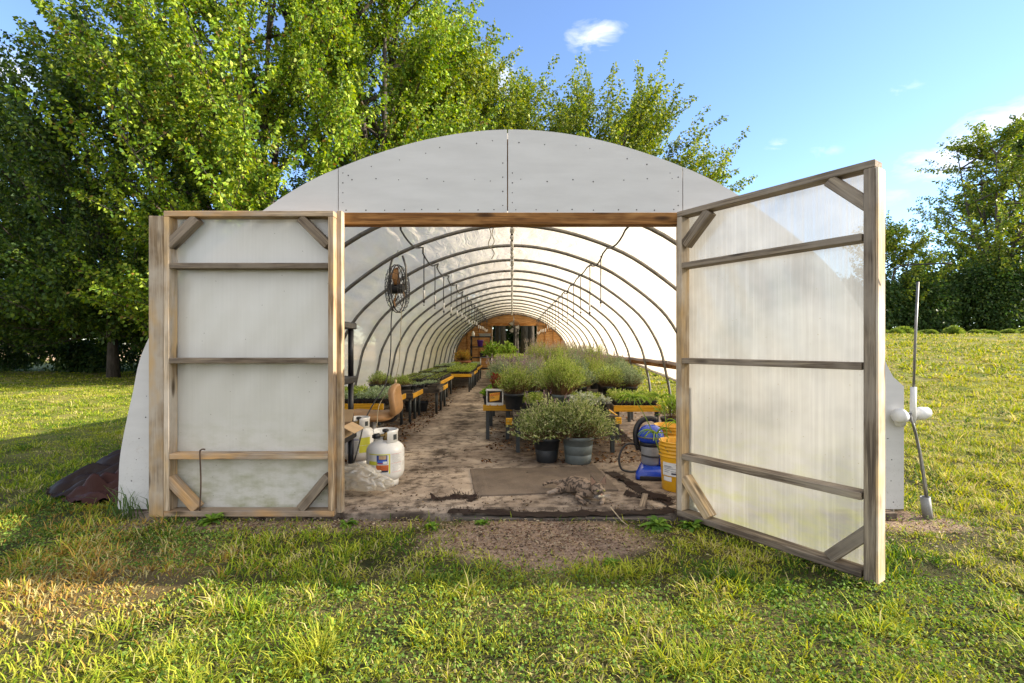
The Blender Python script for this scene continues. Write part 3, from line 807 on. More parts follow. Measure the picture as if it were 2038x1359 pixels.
# ridge pipe with tape wraps
bm = NB(); tube(bm, [(0, .05, 2.625), (0, LEN-.02, 2.625)], .017, 8); obj('ridge_pipe', bm, M['steel'], gh, smooth=True)
bm = NB(); rd = random.Random(3); y = .2
while y < LEN-.3:
    l = rd.uniform(.08, .28); r = rd.uniform(.024, .034); a = rd.uniform(-.012, .012)
    tube(bm, [(a, y, 2.605), (a*.5, y+l*.5, 2.598), (-a, y+l, 2.605)], [r*.8, r, r*.75], 7); y += l+rd.uniform(.03, .22)
tape = obj('tape_wrap', bm, M['white_plastic'], gh, smooth=True); tape['kind'] = 'stuff'
# hip board on the open side, pieces nailed end to end; foot board on the other
for k, (a, b_) in enumerate(((.0, 4.86), (4.86, 9.72), (9.72, 14.6), (14.6, LEN))):
    board('hip_board', (2.695, a+.003, .868), (2.695, b_-.003, .868), .15, .036, M['header'], gh, (1, 0, 0))
    board('foot_board', (-2.70, a+.003, .07), (-2.70, b_-.003, .07), .14, .036, M['grey_board'], gh, (1, 0, 0))

# ---- front wall of painted plywood sheets
def sheet_poly(x0, x1, zb):
    xs = np.linspace(x0, x1, 24)
    return [(x0, zb), (x1, zb)]+[(float(x), height_at(float(x))+.018) for x in xs[::-1]]
fw = bpy.data.objects.new('front_wall', None); link(fw, gh)
lft = [(-v.x-.02, v.z+.012) for v in curve3([Vector((x, 0, z)) for x, z in HALF], 6) if v.z > .02 and v.x > 1.238]
poly_l = [(-1.233, .03), (-1.233, height_at(-1.233)+.018)]+lft[::-1]+[(-2.79, .03)]
rgt = [(v.x+.02, v.z+.012) for v in curve3([Vector((x, 0, z)) for x, z in HALF], 6) if v.z > 1.16 and v.x > 1.218]
poly_r = [(1.212, .03), (2.775, .03), (2.775, .90), (2.70, .965), (2.665, 1.03)]+rgt+[(1.212, height_at(1.212)+.018)]
for pl, nm in ((poly_l, 'outer'), (sheet_poly(-1.2275, -.0355, 2.128), 'upper'), (sheet_poly(-.0275, 1.2065, 2.122), 'upper'), (poly_r, 'outer')):
    bm = NB(); prism(bm, pl, -.015, 0.0)
    bmesh.ops.triangulate(bm, faces=[f for f in bm.faces if len(f.verts) > 4])
    sh = obj('plywood_sheet', bm, M['ply'], fw)
    xs = [p[0] for p in pl]; zs = [p[1] for p in pl]
    rd = random.Random(int(xs[0]*100)+5)
    bm = NB(); cand = []
    if nm == 'upper':
        a, b_ = min(xs), max(xs)
        for q in range(9): cand.append((a+(b_-a)*(q+.5+rd.uniform(-.2, .2))/9, 2.145+rd.uniform(0, .008)))
        for q in range(7): cand.append((a+(b_-a)*(q+.5+rd.uniform(-.2, .2))/7, 2.36+rd.uniform(-.012, .012)))
        for q in range(7): xx = a+(b_-a)*(q+.5+rd.uniform(-.3, .3))/7; cand.append((xx, height_at(xx)-.05-rd.uniform(0, .03)))
        for q in range(4): cand.append((b_-.03, 2.18+q*.1)); cand.append((a+.03, 2.2+q*.07))
    else:
        s_ = -1 if xs[0] < 0 else 1
        for q in range(14):
            zz = .08+q*.15; cand.append((s_*(float(np.interp(zz, [0, .43, .82, 1.18, 1.7, 2.2], [2.74, 2.70, 2.6, 2.5, 2.2, 1.6]))-rd.uniform(.01, .05)), zz))
            cand.append((s_*rd.uniform(1.35, 2.3), rd.uniform(.1, 1.9)))
    for cx, cz in cand:
        r = rd.uniform(.0028, .0052)
        lathe(bm, [(r, 0), (r*.9, .0015)], 7, T(cx, -.0155, cz) @ Matrix.Rotation(PI/2, 4, 'X'), True, True)
    nl_ = obj('nails', bm, M['nail'], sh); nl_['kind'] = 'stuff'
board('header_beam', (-1.215, .025, 2.088), (1.20, .025, 2.088), .084, .085, M['header'], fw, (0, 1, 0))
board('header_beam', (-1.23, .075, 2.24), (1.23, .075, 2.24), .14, .036, M['header'], fw, (0, 1, 0))
board('jamb', (-1.205, -.04, .02), (-1.205, -.04, 2.128), .06, .037, M['lumber_light'], fw, (1, 0, 0))
board('jamb', (1.188, -.02, .02), (1.188, -.02, 2.122), .06, .037, M['lumber_light'], fw, (1, 0, 0))
for x_ in (-1.2302, -.0315, 1.2092): board('seam_batten', (x_, .012, 2.17), (x_, .012, height_at(x_)-.05), .06, .02, M['endwood'], fw, (0, 1, 0))
for s_ in (-1, 1):
    board('jamb', (s_*1.25, .05, .02), (s_*1.25, .05, 2.16), .07, .04, M['endwood'], fw, (1, 0, 0))
    board('wall_stud', (s_*1.9, .05, .02), (s_*1.9, .05, 1.9), .07, .04, M['endwood'], fw, (1, 0, 0))
# ---- far wall of raw plywood with its own doorway
bw = bpy.data.objects.new('far_wall', None); link(bw, gh, T(0, LEN, 0))
def far_poly(x0, x1, zb):
    xs = np.linspace(x0, x1, 20); return [(x0, zb), (x1, zb)]+[(float(x), height_at(float(x))) for x in xs[::-1]]
lf = [(-v.x, v.z) for v in curve3([Vector((x, 0, z)) for x, z in HALF], 6) if v.z > .02 and v.x > .96]
rf = [(v.x, v.z) for v in curve3([Vector((x, 0, z)) for x, z in HALF], 6) if v.z > .02 and v.x > 1.21]
for pl in ([(-.955, .02), (-.955, height_at(-.955))]+lf[::-1], far_poly(-.95, 1.20, 2.13), [(1.205, .02)]+rf+[(1.205, height_at(1.205))]):
    bm = NB(); prism(bm, pl, .02, .035); bmesh.ops.triangulate(bm, faces=[f for f in bm.faces if len(f.verts) > 4])
    obj('plywood_panel', bm, M['endwood'], bw)
board('header_beam', (-1.5, -.02, 2.17), (1.75, -.02, 2.17), .13, .04, M['header'], bw, (0, 1, 0))
for x_ in (-.93, 1.18): board('jamb', (x_, -.01, .02), (x_, -.01, 2.10), .04, .07, M['lumber_light'], bw, (0, 1, 0))
for x_, h_ in ((-1.55, 2.08), (-2.1, 1.75), (1.55, 2.08), (1.95, 1.85), (2.3, 1.5)): board('wall_stud', (x_, 0, .02), (x_, 0, h_), .04, .03, M['header'], bw, (0, 1, 0))
board('wall_rail', (1.22, -.005, 1.85), (1.95, -.005, 1.85), .04, .035, M['header'], bw, (0, 1, 0))
board('wall_rail', (-2.1, -.005, 1.2), (-.96, -.005, 1.2), .04, .035, M['header'], bw, (0, 1, 0))

# ---- the two doors, both swung open
def door(label, loc, rot, sgn, sheetmat, outer):
    d = bpy.data.objects.new('door', None); link(d, gh, T(*loc) @ Matrix.Rotation(rot, 4, 'Z')); d['label'] = label
    X = lambda u: sgn*u
    WD, H = 1.165, 2.10; D2 = .0445       # frame depth half
    bm = NB()
    nx2, nz2 = 30, 50
    vs = [[bm.verts.new((X(.01+(WD-.02)*i/nx2), .05+.004*math.sin(i*.9+j*.35)*math.sin(j*.21), .02+(H-.04)*j/nz2)) for i in range(nx2+1)] for j in range(nz2+1)]
    for j in range(nz2):
        for i in range(nx2): bm.faces.new((vs[j][i], vs[j][i+1], vs[j+1][i+1], vs[j+1][i]))
    obj('cloudy_sheet', bm, sheetmat, d, smooth=True)
    lu = M['lumber']; lg = M['lumber_grey']; ll = M['lumber_light']
    if sgn > 0: lu = lg
    board('stile', (X(.019), 0, .042), (X(.019), 0, H-.04), .038, .089, lu if sgn < 0 else ll, d)
    wst = .038 if sgn < 0 else .050
    board('stile', (X(WD-wst/2), 0, .042 if sgn < 0 else .0), (X(WD-wst/2), 0, H-.04), wst, .089, ll if sgn < 0 else lg, d)
    for zz in (.022, .415, 1.072, 1.724, H-.02):
        e = .0 if zz in (.022, H-.02) else .039
        if sgn > 0 and zz == .022: board('rail', (X(0), 0, zz), (X(WD-.06), 0, zz), .038, .089, lu, d)
        else: board('rail', (X(e), 0, zz), (X(WD-(e if sgn < 0 or e == 0 else .059)), 0, zz), .038, .089, lu if zz > 2 or zz < 1 else lg, d)
    for (u0, z0, u1, z1, m) in ((.045, 1.865, .235, 2.055, lu), (.95, 2.055, 1.145, 1.865, lg), (.045, .275, .235, .05, ll), (.95, .05, 1.145, .26, lu)):
        if sgn < 0 and u0 < .5: m = lg
        board('brace', (X(u0), -.006, z0), (X(u1), -.006, z1), .062, .070, m, d, (0, 1, 0), .004)
    if outer == 'left':
        board('lap_board', (X(WD+.052), -.034, .0), (X(WD+.052), -.034, 2.065), .10, .02, ll, d)
        board('lap_board', (X(WD+.02), .062, .0), (X(WD+.02), .062, 2.08), .07, .018, ll, d)
    else:
        board('sunlit_end_strip', (X(WD+.0075), .0, .0), (X(WD+.0075), .0, H-.042), .012, .088, ll, d)  # pale strip paints the sunlit end of the outer stile
    return d
dl = door('opaque pale door lying flat open along the plywood wall', (-1.222, -.085, .012), 0, -1, M['poly_dull'], 'left')
dr = door('cloudy translucent door standing open towards the lawn', (1.175, -.075, .012), math.atan2(-.828, .561), 1, M['poly'], 'right')
# crooked rod hook on the flat door
bm = NB(); tube(bm, curve3([(-.905, -.06, .05), (-.90, -.058, .25), (-.905, -.06, .44), (-.90, -.06, .462), (-.885, -.06, .47), (-.87, -.06, .468)], 5), .005, 7)
obj('hook_rod', bm, M['rust'], dl, smooth=True)
bm = NB(); tube(bm, curve3([(1.21, .03, 1.50), (1.24, .02, 1.56), (1.32, .05, 1.565), (1.42, .1, 1.56)], 5), .004, 6)
obj('pull_cord', bm, M['hose'], dr, smooth=True)
# ------------------------------------------------------------------ misting hoses with hanging drops
def hose_line(name, label, sx):
    t = thing(name, label, 'hose', (sx, Y0, 2.30))
    pts = []
    zr = height_at(abs(sx))-.085-2.30
    rd = random.Random(int(sx*100))
    for k in range(NBAY):
        y0 = .05+BAY*k
        sg = rd.uniform(.05, .11) if k < 12 else rd.uniform(.1, .2)
        off = rd.uniform(-.03, .03)
        for q in range(8):
            u = q/8; pts.append((off*math.sin(PI*u)+(.035 if q == 0 else 0), y0+BAY*u, zr-sg*4*u*(1-u)))
    bm = NB(); tube(bm, pts, .0105, 6)
    obj('hose_pipe', bm, M['hose'], t, smooth=True)
    y = 2.75; k = 0
    while y < LEN-.6:
        u = (y-.05)/BAY % 1.0
        z0 = zr-.08*4*u*(1-u)
        white = sx < 0 or k % 3 == 1 or y > 9
        ln = rd.uniform(.40, .46) if sx < 0 else rd.uniform(.52, .56)
        bm = NB(); tube(bm, [(0, y, z0), (rd.uniform(-.01, .01), y, z0-ln*.5), (0, y, z0-ln)], .007, 5)
        o = obj('drop_tube', bm, M['hose'], t, smooth=True)
        if white:
            bm = NB(); lathe(bm, [(.006, -.11), (.014, -.105), (.014, -.01), (.006, 0)], 8, T(0, y, z0-ln), True, True)
            obj('white_weight', bm, M['white_plastic'], o, smooth=True)
        e = ln+(.10 if white else 0)
        bm = NB(); lathe(bm, [(.004, -.10), (.009, -.095), (.004, -.085), (.004, -.065), (.014, -.055), (.014, -.035), (.006, -.03), (.004, 0)], 8, T(0, y, z0-e), True, True)
        obj('mist_nozzle', bm, M['hose'], o, smooth=True)
        y += rd.uniform(.88, 1.0); k += 1
hose_line('mist_hose', 'black hose with white weighted drops strung over the seedling benches', -1.12)
hose_line('mist_hose', 'black hose strung under the roof above the tall lavender plants', 1.13)

# ------------------------------------------------------------------ fans
def fan(name, label, loc, rot, Rr, depth, bladem, hang):
    t = thing(name, label, 'fan', loc)
    Mr = Matrix.Rotation(rot, 4, 'Z')
    bm = NB()
    for sgn in (-1, 1):
        for rr in (1.0, .8, .6, .4, .22):
            yy_ = sgn*depth*(.5-.42*rr**3 if rr > .9 else .5-.18*rr**2)
            tube(bm, [(Rr*rr*math.cos(a), yy_, Rr*rr*math.sin(a)) for a in np.linspace(0, 2*PI, 32, endpoint=False)], .004 if rr < 1 else .007, 5, closed=True)
        for k in range(20):
            a = 2*PI*k/20
            tube(bm, [(Rr*r2*math.cos(a+.25*(1-r2)), sgn*depth*(.5-.42*r2**3 if r2 > .9 else .5-.18*r2**2), Rr*r2*math.sin(a+.25*(1-r2))) for r2 in (.12, .4, .7, .9, 1.0)], .0028, 4)
    obj('cage', bm, M['hose'], t, Mr, smooth=True)
    for k in range(3):
        bm = NB(); a0 = 2*PI*k/3
        grid = []
        for q in range(6):
            r2 = Rr*(.14+.76*q/5); row = []
            for w in range(5):
                a = a0+(-.42+.84*w/4)*(1.0 if q else .7)
                row.append(bm.verts.new((r2*math.cos(a), (w-2)*.016*(1-q*.1), r2*math.sin(a))))
            grid.append(row)
        for q in range(5):
            for w in range(4): bm.faces.new((grid[q][w], grid[q+1][w], grid[q+1][w+1], grid[q][w+1]))
        bmesh.ops.solidify(bm, geom=bm.faces[:], thickness=.003)
        obj('blade', bm, bladem, t, Mr, smooth=True)
    bm = NB(); lathe(bm, [(.0, -.09), (.05, -.09), (.06, -.07), (.06, .05), (.04, .07), (.0, .07)], 16, Matrix.Rotation(PI/2, 4, 'X'), False, False)
    obj('motor', bm, M['black_plastic'], t, Mr, smooth=True)
    bm = NB()
    for s_ in (-1, 1): tube(bm, [(s_*Rr*.0+s_*.03, s_*(depth*.5+.01), -.02), (s_*.03, s_*(depth*.5+.012), Rr*.9), (0, s_*.06, hang)], .013, 6)
    obj('bracket', bm, M['steel'], t, Mr, smooth=True)
    return t
f1 = fan('hanging_fan', 'black caged fan hanging from a rib near the left door', (-1.395, 5.98, 1.88), R(84), .29, .20, M['tan_vinyl'], .40)
bm = NB(); ch = []
for k in range(22):
    z_ = .40+k*.016
    tube(bm, [(.006*math.cos(a) if k % 2 else 0, 0 if k % 2 else .006*math.cos(a), z_+.011*math.sin(a)) for a in np.linspace(0, 2*PI, 8, endpoint=False)], .0022, 4, closed=True)
obj('chain', bm, M['steel'], f1)
bm = NB(); tube(bm, curve3([(.02, -.08, -.1), (-.05, -.1, -.3), (-.06, -.12, -.8), (-.10, -.2, -1.15), (-.13, -.5, -1.3), (-.1, -1.0, -1.45), (.02, -1.6, -1.60), (-.02, -1.75, -1.86)], 6), .007, 6)
obj('cord', bm, M['hose'], f1, smooth=True)
bm = NB(); tube(bm, [(.06, -.05, -.2), (.04, -.1, -.9), (.0, -.12, -1.10)], .004, 5); tube(bm, [(.0, -.12, -1.10), (0, -.12, -1.16)], .016, 8)
tube(bm, curve3([(.0, -.12, -1.16), (.0, -.8, -1.30), (.17, -1.55, -1.43)], 6), .004, 5)
obj('pull_rope', bm, M['twine'], f1, smooth=True)
fan('hanging_fan', 'small round fan with pale blades hanging in the far doorway', (.08, 22.3, 2.02), R(6), .29, .16, M['white_plastic'], .52)

# string hanging off the header
bm = NB()
tube(bm, curve3([(0, 0, 0), (.012, .0, -.06), (-.008, .01, -.12), (.02, .0, -.16), (.035, .0, -.19), (.015, .01, -.23)], 5), .0035, 5)
tube(bm, curve3([(.03, 0, 0), (.02, .0, -.05), (.035, .01, -.10), (.01, .0, -.15)], 5), .003, 5)
tag(obj('hanging_string', bm, M['twine'], None, T(-.165, 3.57, 2.05), smooth=True), 'loose bit of twine hanging from the orange header beam', 'string')

# ------------------------------------------------------------------ plants
HPG = 1.12
HP = {
    'bright': np.array([(.23, .33, .06), (.33, .42, .10), (.13, .20, .045), (.44, .47, .18)]),
    'grey': np.array([(.19, .27, .145), (.27, .34, .20), (.11, .165, .08), (.35, .39, .26)]),
    'rose': np.array([(.14, .20, .06), (.24, .30, .10), (.33, .37, .16), (.075, .11, .035), (.42, .43, .25)]),
    'silver': np.array([(.36, .40, .30), (.28, .33, .22), (.44, .46, .38)]),
    'lettuce': np.array([(.16, .30, .03), (.24, .38, .05), (.10, .2, .03)]),
    'redleaf': np.array([(.20, .06, .04), (.28, .12, .06), (.14, .2, .05)]),
    'orange': np.array([(.36, .26, .05), (.28, .26, .06), (.42, .22, .05)]),
    'leafy': np.array([(.20, .33, .05), (.28, .40, .08), (.12, .22, .03)]),
    'sprout': np.array([(.30, .40, .07), (.40, .46, .12), (.20, .29, .06)]),
    'bluesprout': np.array([(.29, .38, .24), (.38, .45, .30), (.22, .29, .12)]),
    'stem': np.array([(.14, .09, .05), (.2, .13, .07)]),
}
for _k in HP:
    if _k != 'stem': HP[_k] = np.minimum(HP[_k]*HPG, .6)
def herb(seed, r, h, nst, nlf, ll, pal, lw=.22, base=.3, upw=.5, bare=.25, droop=0.0):
    """many fine stems fanning out of a pot, narrow leaves along them"""
    q = np.random.default_rng(seed)
    a = q.uniform(0, 2*PI, nst); rr = np.sqrt(q.random(nst))*r*q.uniform(.65, 1.2, nst)*(1+.16*np.sin(a*3+seed)+.1*np.sin(a*5+2*seed))
    hh = h*(1-(rr/r/1.25)**2*.55)*q.uniform(.6, 1.2, nst)*(1+.12*np.sin(a*2+seed*1.7))
    hh -= droop*np.clip(rr/r-.5, 0, 1)*h
    tip = np.stack([rr*np.cos(a), rr*np.sin(a), hh], 1)
    b0 = tip*np.array([base, base, 0])
    mid = b0*.45+tip*.55+np.array([0, 0, 1])*(hh*upw*.25)[:, None]-0
    out = []
    # stems as thin quads
    s = unit(np.cross(tip-b0, q.normal(0, 1, (nst, 3))))*.0022
    V = np.concatenate([np.stack([b0-s, b0+s, mid+s, mid-s], 1).reshape(-1, 3)], 0)
    cs = HP['stem'][q.integers(0, 2, nst)]
    out.append((V, np.arange(nst*4).reshape(-1, 4), np.concatenate([np.repeat(cs, 4, 0), np.ones((nst*4, 1))], 1)))
    n = nst*nlf
    u = bare+(1-bare)*np.tile((np.arange(nlf)+.5)/nlf, nst)+q.normal(0, .03, n); k = np.repeat(np.arange(nst), nlf)
    u = np.clip(u, 0, 1)[:, None]
    P = (1-u)**2*b0[k]+2*u*(1-u)*mid[k]+u*u*tip[k]
    D = unit(2*(1-u)*(mid[k]-b0[k])+2*u*(tip[k]-mid[k]))
    A = D*.75+q.normal(0, .5, (n, 3))+np.array([0, 0, .25])
    pc = HP[pal]; stc = q.uniform(.8, 1.2, nst)
    c = pc[q.integers(0, len(pc), n)]*stc[k][:, None]*q.uniform(.85, 1.15, (n, 1))
    old_ = (q.random(n) > u[:, 0]*1.5)[:, None]; c = np.where(old_, np.array([(.20, .14, .07)])*q.uniform(.7, 1.3, (n, 1)), c)
    global rng; old = rng; rng = q
    out.append(leaf_arrays(P, A, ll*q.uniform(.7, 1.25, n), c, lw, .06, .06)); rng = old
    return joinq(out)
def stalks(seed, n, r, h, flower=(.28, .20, .26), lean=.3, base=.05):
    q = np.random.default_rng(seed); out = []
    a = q.uniform(0, 2*PI, n); rr = r*np.sqrt(q.random(n)); hh = h*q.uniform(.75, 1.1, n)
    tip = np.stack([rr*np.cos(a), rr*np.sin(a), hh], 1); b0 = tip*np.array([.35, .35, base])
    s = unit(np.cross(tip-b0, q.normal(0, 1, (n, 3))))*.0022
    c = np.array([(.30, .28, .17)])*q.uniform(.7, 1.2, (n, 1))
    out.append((np.stack([b0-s, b0+s, tip+s, tip-s], 1).reshape(-1, 3), np.arange(n*4).reshape(-1, 4), np.concatenate([np.repeat(c, 4, 0), np.ones((n*4, 1))], 1)))
    k = np.repeat(np.arange(n), 8); d = unit(tip-b0)
    P = tip[k]-d[k]*q.uniform(0, .05, (n*8, 1)); A = d[k]*.6+q.normal(0, .7, (n*8, 3))
    global rng; old = rng; rng = q
    out.append(leaf_arrays(P, A, np.full(n*8, .012)*q.uniform(.7, 1.4, n*8), np.array(flower)[None]*q.uniform(.7, 1.4, (n*8, 1)), .7, 0, .2)); rng = old
    return joinq(out)
def mk(name, arr, parent, mat='herb', Mx=None): return npmesh(name, arr[0], arr[1], M[mat], parent, col=arr[2], M=Mx)
def pot(parent, r, h, mat, taper=.78, rings=0, rim=.012, n=24):
    pr = [(r*taper*.96, 0), (r*taper, .006)]
    for k in range(1, rings+1):
        zz = h*k/(rings+1); rr = r*(taper+(1-taper)*zz/h); pr += [(rr-.001, zz-.006), (rr-.005, zz-.002), (rr-.005, zz+.002), (rr+.001, zz+.006)]
    pr += [(r-.003, h-.035), (r+rim*.6, h-.032), (r+rim*.6, h), (r-.006, h), (r*.93, h-.03), (.0, h-.028)]
    bm = NB(); lathe(bm, pr, n, None, True, False)
    o = obj('pot', bm, mat, parent, smooth=True)
    bm = NB(); lathe(bm, [(0, h-.024), (r*.6, h-.018), (r*.925, h-.027)], n, None, False, False)
    obj('soil', bm, M['soil'], o, smooth=True)
    return o
def potted(name, label, cat, loc, r, h, mat, arr, rings=0, group=None, flower=None, rotz=0.0, scale=1.0, taper=.78):
    t = thing(name, label, cat, loc, rotz, group, scale)
    pot(t, r, h, mat, taper, rings)
    mk('foliage', arr, t, Mx=T(0, 0, h-.03))
    if flower is not None: mk('flower_stalks', flower, t, Mx=T(0, 0, h-.03))
    return t
def at(px, d): return (px-1019)/974*d

# ------------------------------------------------------------------ benches
FZ = .012
def bench(label, x0, x1, y0, y1, h, front='yellow', side='grey_board', legs=4, sx=1, group='low growing benches', round_=False):
    """wooden bench, slatted top, painted rim boards; sx = side with the visible long rim"""
    t = thing('growing_bench', label, 'bench', ((x0+x1)/2, (y0+y1)/2, FZ), group=group)
    w, l = (x1-x0)/2, (y1-y0)/2; hh = h-FZ
    ns_ = max(4, int(l*2/.16))
    bm = NB()
    for k in range(ns_):
        y = -l+.04+(2*l-.08)*(k+.5)/ns_; box(bm, (-w+.022, y-.055, hh-.03), (w-.022, y+.055, hh-.012))
    obj('slatted_top', bm, M['grey_board'], t)
    board('rim_board', (-w, -l+.0105, hh-.04), (w, -l+.0105, hh-.04), .075, .02, M[front], t, (0, 1, 0))
    board('rim_board', (-w, l-.0105, hh-.04), (w, l-.0105, hh-.04), .075, .02, M['grey_board'], t, (0, 1, 0))
    cut = -l+.022+(2*l-.044)*.42
    for s_ in (-1, 1):
        xx = s_*(w-.0105)
        board('rim_board', (xx, -l+.022, hh-.04), (xx, cut-.001, hh-.04), .074, .02, M[side if s_ == sx else 'grey_board'], t, (1, 0, 0))
        board('rim_board', (xx, cut+.001, hh-.04), (xx, l-.022, hh-.04), .074, .02, M['yellow' if s_ == sx else 'grey_board'], t, (1, 0, 0))
    ny2 = legs//2
    for s_ in (-1, 1):
        for k in range(ny2):
            y = -l+.06+(2*l-.12)*k/max(1, ny2-1)
            bm = NB()
            if round_: lathe(bm, [(.022, 0), (.022, hh-.03)], 10, T(s_*(w-.06), y, 0), True, True)
            else: box(bm, (s_*(w-.055)-.022, y-.022, 0), (s_*(w-.055)+.022, y+.022, hh-.031), .003)
            obj('leg', bm, M['dark_bench'], t, smooth=round_)
    return t
BL = [  # label, x0,x1,y0,y1,h,front,side,legs
    ('nearest low bench with a yellow front board, behind the tan chair', -2.55, -1.58, 6.0, 7.32, .475, 'yellow', 'grey_board', 4),
    ('low bench with round black legs carrying the wide black pots', -2.45, -1.50, 7.42, 8.28, .455, 'grey_board', 'yellow', 6),
    ('low bench sticking out into the aisle, half grey half yellow side board', -2.4, -1.24, 8.36, 9.5, .45, 'grey_board', 'grey_board', 6),
    ('low bench with a bright yellow side board behind the aisle bench', -2.4, -1.42, 9.6, 11.9, .47, 'grey_board', 'yellow', 8),
    ('long legged low bench with yellow front board and many thin legs', -2.4, -1.02, 12.3, 14.6, .47, 'yellow', 'grey_board', 10),
    ('farthest seedling bench before the pile of pots at the far end', -2.4, -1.05, 14.75, 17.3, .50, 'grey_board', 'yellow', 8)]
for k, a in enumerate(BL): bench(*a, sx=1, round_=True)
bench('low bench with a short yellow front board under the orange labelled tub', -.36, .0, 6.08, 9.2, .452, 'yellow', 'grey_board', 8, -1)
bench('low bench mostly hidden behind the two big potted bushes', .01, 1.16, 5.33, 6.75, .43, 'grey_board', 'yellow', 4, 1)
bench('low bench with a long yellow front board beside the blue vacuum', 1.26, 1.86, 6.05, 7.6, .445, 'yellow', 'yellow', 4, 1)
bench('low bench carrying the second rank of lavender pots', .03, 1.22, 6.85, 8.9, .44, 'grey_board', 'grey_board', 6, 1)
bench('low bench under the lavender along the open side', 1.28, 1.95, 7.7, 10.0, .44, 'grey_board', 'grey_board', 6, 1)
bench('low bench under the tallest lavender hedge', .12, 1.95, 10.1, 12.9, .47, 'grey_board', 'grey_board', 8, 1)
bench('tall bench with flat green trays in front of the far doorway', -.55, .95, 13.6, 18.2, .74, 'grey_board', 'yellow', 8, -1)
# small odd boards on the bench end by the big bushes
for px, d, z0, lab in ((1013, 5.36, .36, 'short yellow board end nailed upright beside the left big bush'), (1229, 5.36, .37, 'short orange board end nailed upright beside the right big bush')):
    tag(board('board_end', (at(px, d)-.035, d-.035, z0), (at(px, d)+.035, d-.035, z0), .075, .02, M['yellow'], None), lab, 'board')

# ------------------------------------------------------------------ seedling trays
def tray_mesh(w, l, h, empty=False):
    bm = NB()
    # lip, walls with pockets, cell grid
    for (a, b_) in (((-w, -l, h-.01), (w, -l+.012, h)), ((-w, l-.012, h-.01), (w, l, h)), ((-w, -l+.012, h-.01), (-w+.012, l-.012, h)), ((w-.012, -l+.012, h-.01), (w, l-.012, h))): box(bm, a, b_)
    nx2 = max(4, int(w*2/.05)); ny2 = max(3, int(l*2/.05))
    for i in range(nx2):
        for j in range(ny2):
            if 0 < i < nx2-1 and 0 < j < ny2-1: continue
            cx = -w+.014+(2*w-.028)*(i+.5)/nx2; cy = -l+.014+(2*l-.028)*(j+.5)/ny2
            hx = (2*w-.028)/nx2/2; hy = (2*l-.028)/ny2/2
            box(bm, (cx-hx*.62, cy-hy*.62, 0), (cx+hx*.62, cy+hy*.62, h-.006))
    for i in range(1, nx2): x = -w+.014+(2*w-.028)*i/nx2; box(bm, (x-.003, -l+.012, h-.012), (x+.003, l-.012, h-.001))
    for j in range(1, ny2): y = -l+.014+(2*l-.028)*j/ny2; box(bm, (-w+.012, y-.0025, h-.011), (w-.012, y+.0025, h-.0015))
    me_s = NB(); box(me_s, (-w+.01, -l+.01, h-.03), (w-.01, l-.01, h-.018))
    return bm, me_s
def sprouts(seed, w, l, n, hh, ll, pal, lw=.35):
    q = np.random.default_rng(seed)
    ncell = 60; cx = q.uniform(-w*.93, w*.93, ncell*2); cy = q.uniform(-l*.9, l*.9, ncell*2)
    k = q.integers(0, ncell*2, n); hz = q.random(n)*hh*(.7+.6*q.random(ncell*2))[k]
    P = np.stack([cx[k]+q.normal(0, .012, n), cy[k]+q.normal(0, .012, n), hz], 1)
    P[:, 0] = np.clip(P[:, 0], -w*1.03, w*1.03)
    A = np.stack([q.normal(0, .6, n), q.normal(0, .6, n), q.uniform(.2, 1.2, n)], 1)
    pc = HP[pal]; c = pc[q.integers(0, len(pc), n)]*q.uniform(.75, 1.2, (n, 1))
    global rng; old = rng; rng = q
    r_ = leaf_arrays(P, A, ll*q.uniform(.6, 1.3, n), c, lw, .1, .1); rng = old
    return r_
def tray_proto(seed, pal, n, hh, ll):
    w, l, h = .27, .138, .062
    t = thing('seedling_tray', '', 'tray', (0, 0, 0))
    a, s_ = tray_mesh(w, l, h)
    o = obj('tray', a, M['black_plastic'], t); obj('soil', s_, M['soil'], o)
    if n: mk('seedlings', sprouts(seed, w, l, n, hh, ll, pal), t, Mx=T(0, 0, h-.012))['kind'] = 'stuff'
    return t
TP = {'blue': tray_proto(1, 'bluesprout', 1500, .075, .032), 'green': tray_proto(2, 'sprout', 1500, .075, .034), 'thin': tray_proto(3, 'bluesprout', 420, .04, .026),
      'few': tray_proto(4, 'sprout', 160, .03, .022), 'herbs': tray_proto(5, 'bright', 1500, .085, .036)}
used = set()
def tray(kind, x, y, z, rz, label, group):
    src = TP[kind]
    if kind in used: t = copy_tree(src)
    else: t = src; used.add(kind)
    t.location = (x, y, z+.001); t.rotation_euler = (0, 0, R(rz+random.uniform(-3, 3)))
    tag(t, label, 'tray', group)
    return t
h1, h2, h3, h4, h5, h6 = .475-.0125, .455-.0125, .45-.0125, .47-.0125, .47-.0125, .50-.0125
tray('blue', -2.26, 6.16, h1, 0, 'seedling tray of grey blue sprouts behind the black shelf post', 'seedling trays on the benches')
tray('blue', -1.70, 6.20, h1, 4, 'seedling tray of grey blue sprouts above the tan chair', 'seedling trays on the benches')
tray('green', -2.22, 6.50, h1, 0, 'yellow green sprout tray in the second row of the nearest bench, by the wall', 'seedling trays on the benches')
tray('blue', -1.85, 6.84, h1, 90, 'grey blue sprout tray turned lengthways at the back of the nearest bench', 'seedling trays on the benches')
tray('green', -2.30, 6.96, h1, 0, 'yellow green sprout tray at the wall corner of the nearest bench', 'seedling trays on the benches')
tray('thin', -1.80, 8.60, h3, 8, 'seedling tray with thin sprouts standing proud on the aisle bench', 'seedling trays on the benches')
tray('thin', -1.52, 9.05, h3, 82, 'half bare seedling tray lengthways at the aisle edge', 'seedling trays on the benches')
tray('few', -2.05, 9.0, h3, 90, 'nearly bare seedling tray beside the lengthways tray on the aisle bench', 'seedling trays on the benches')
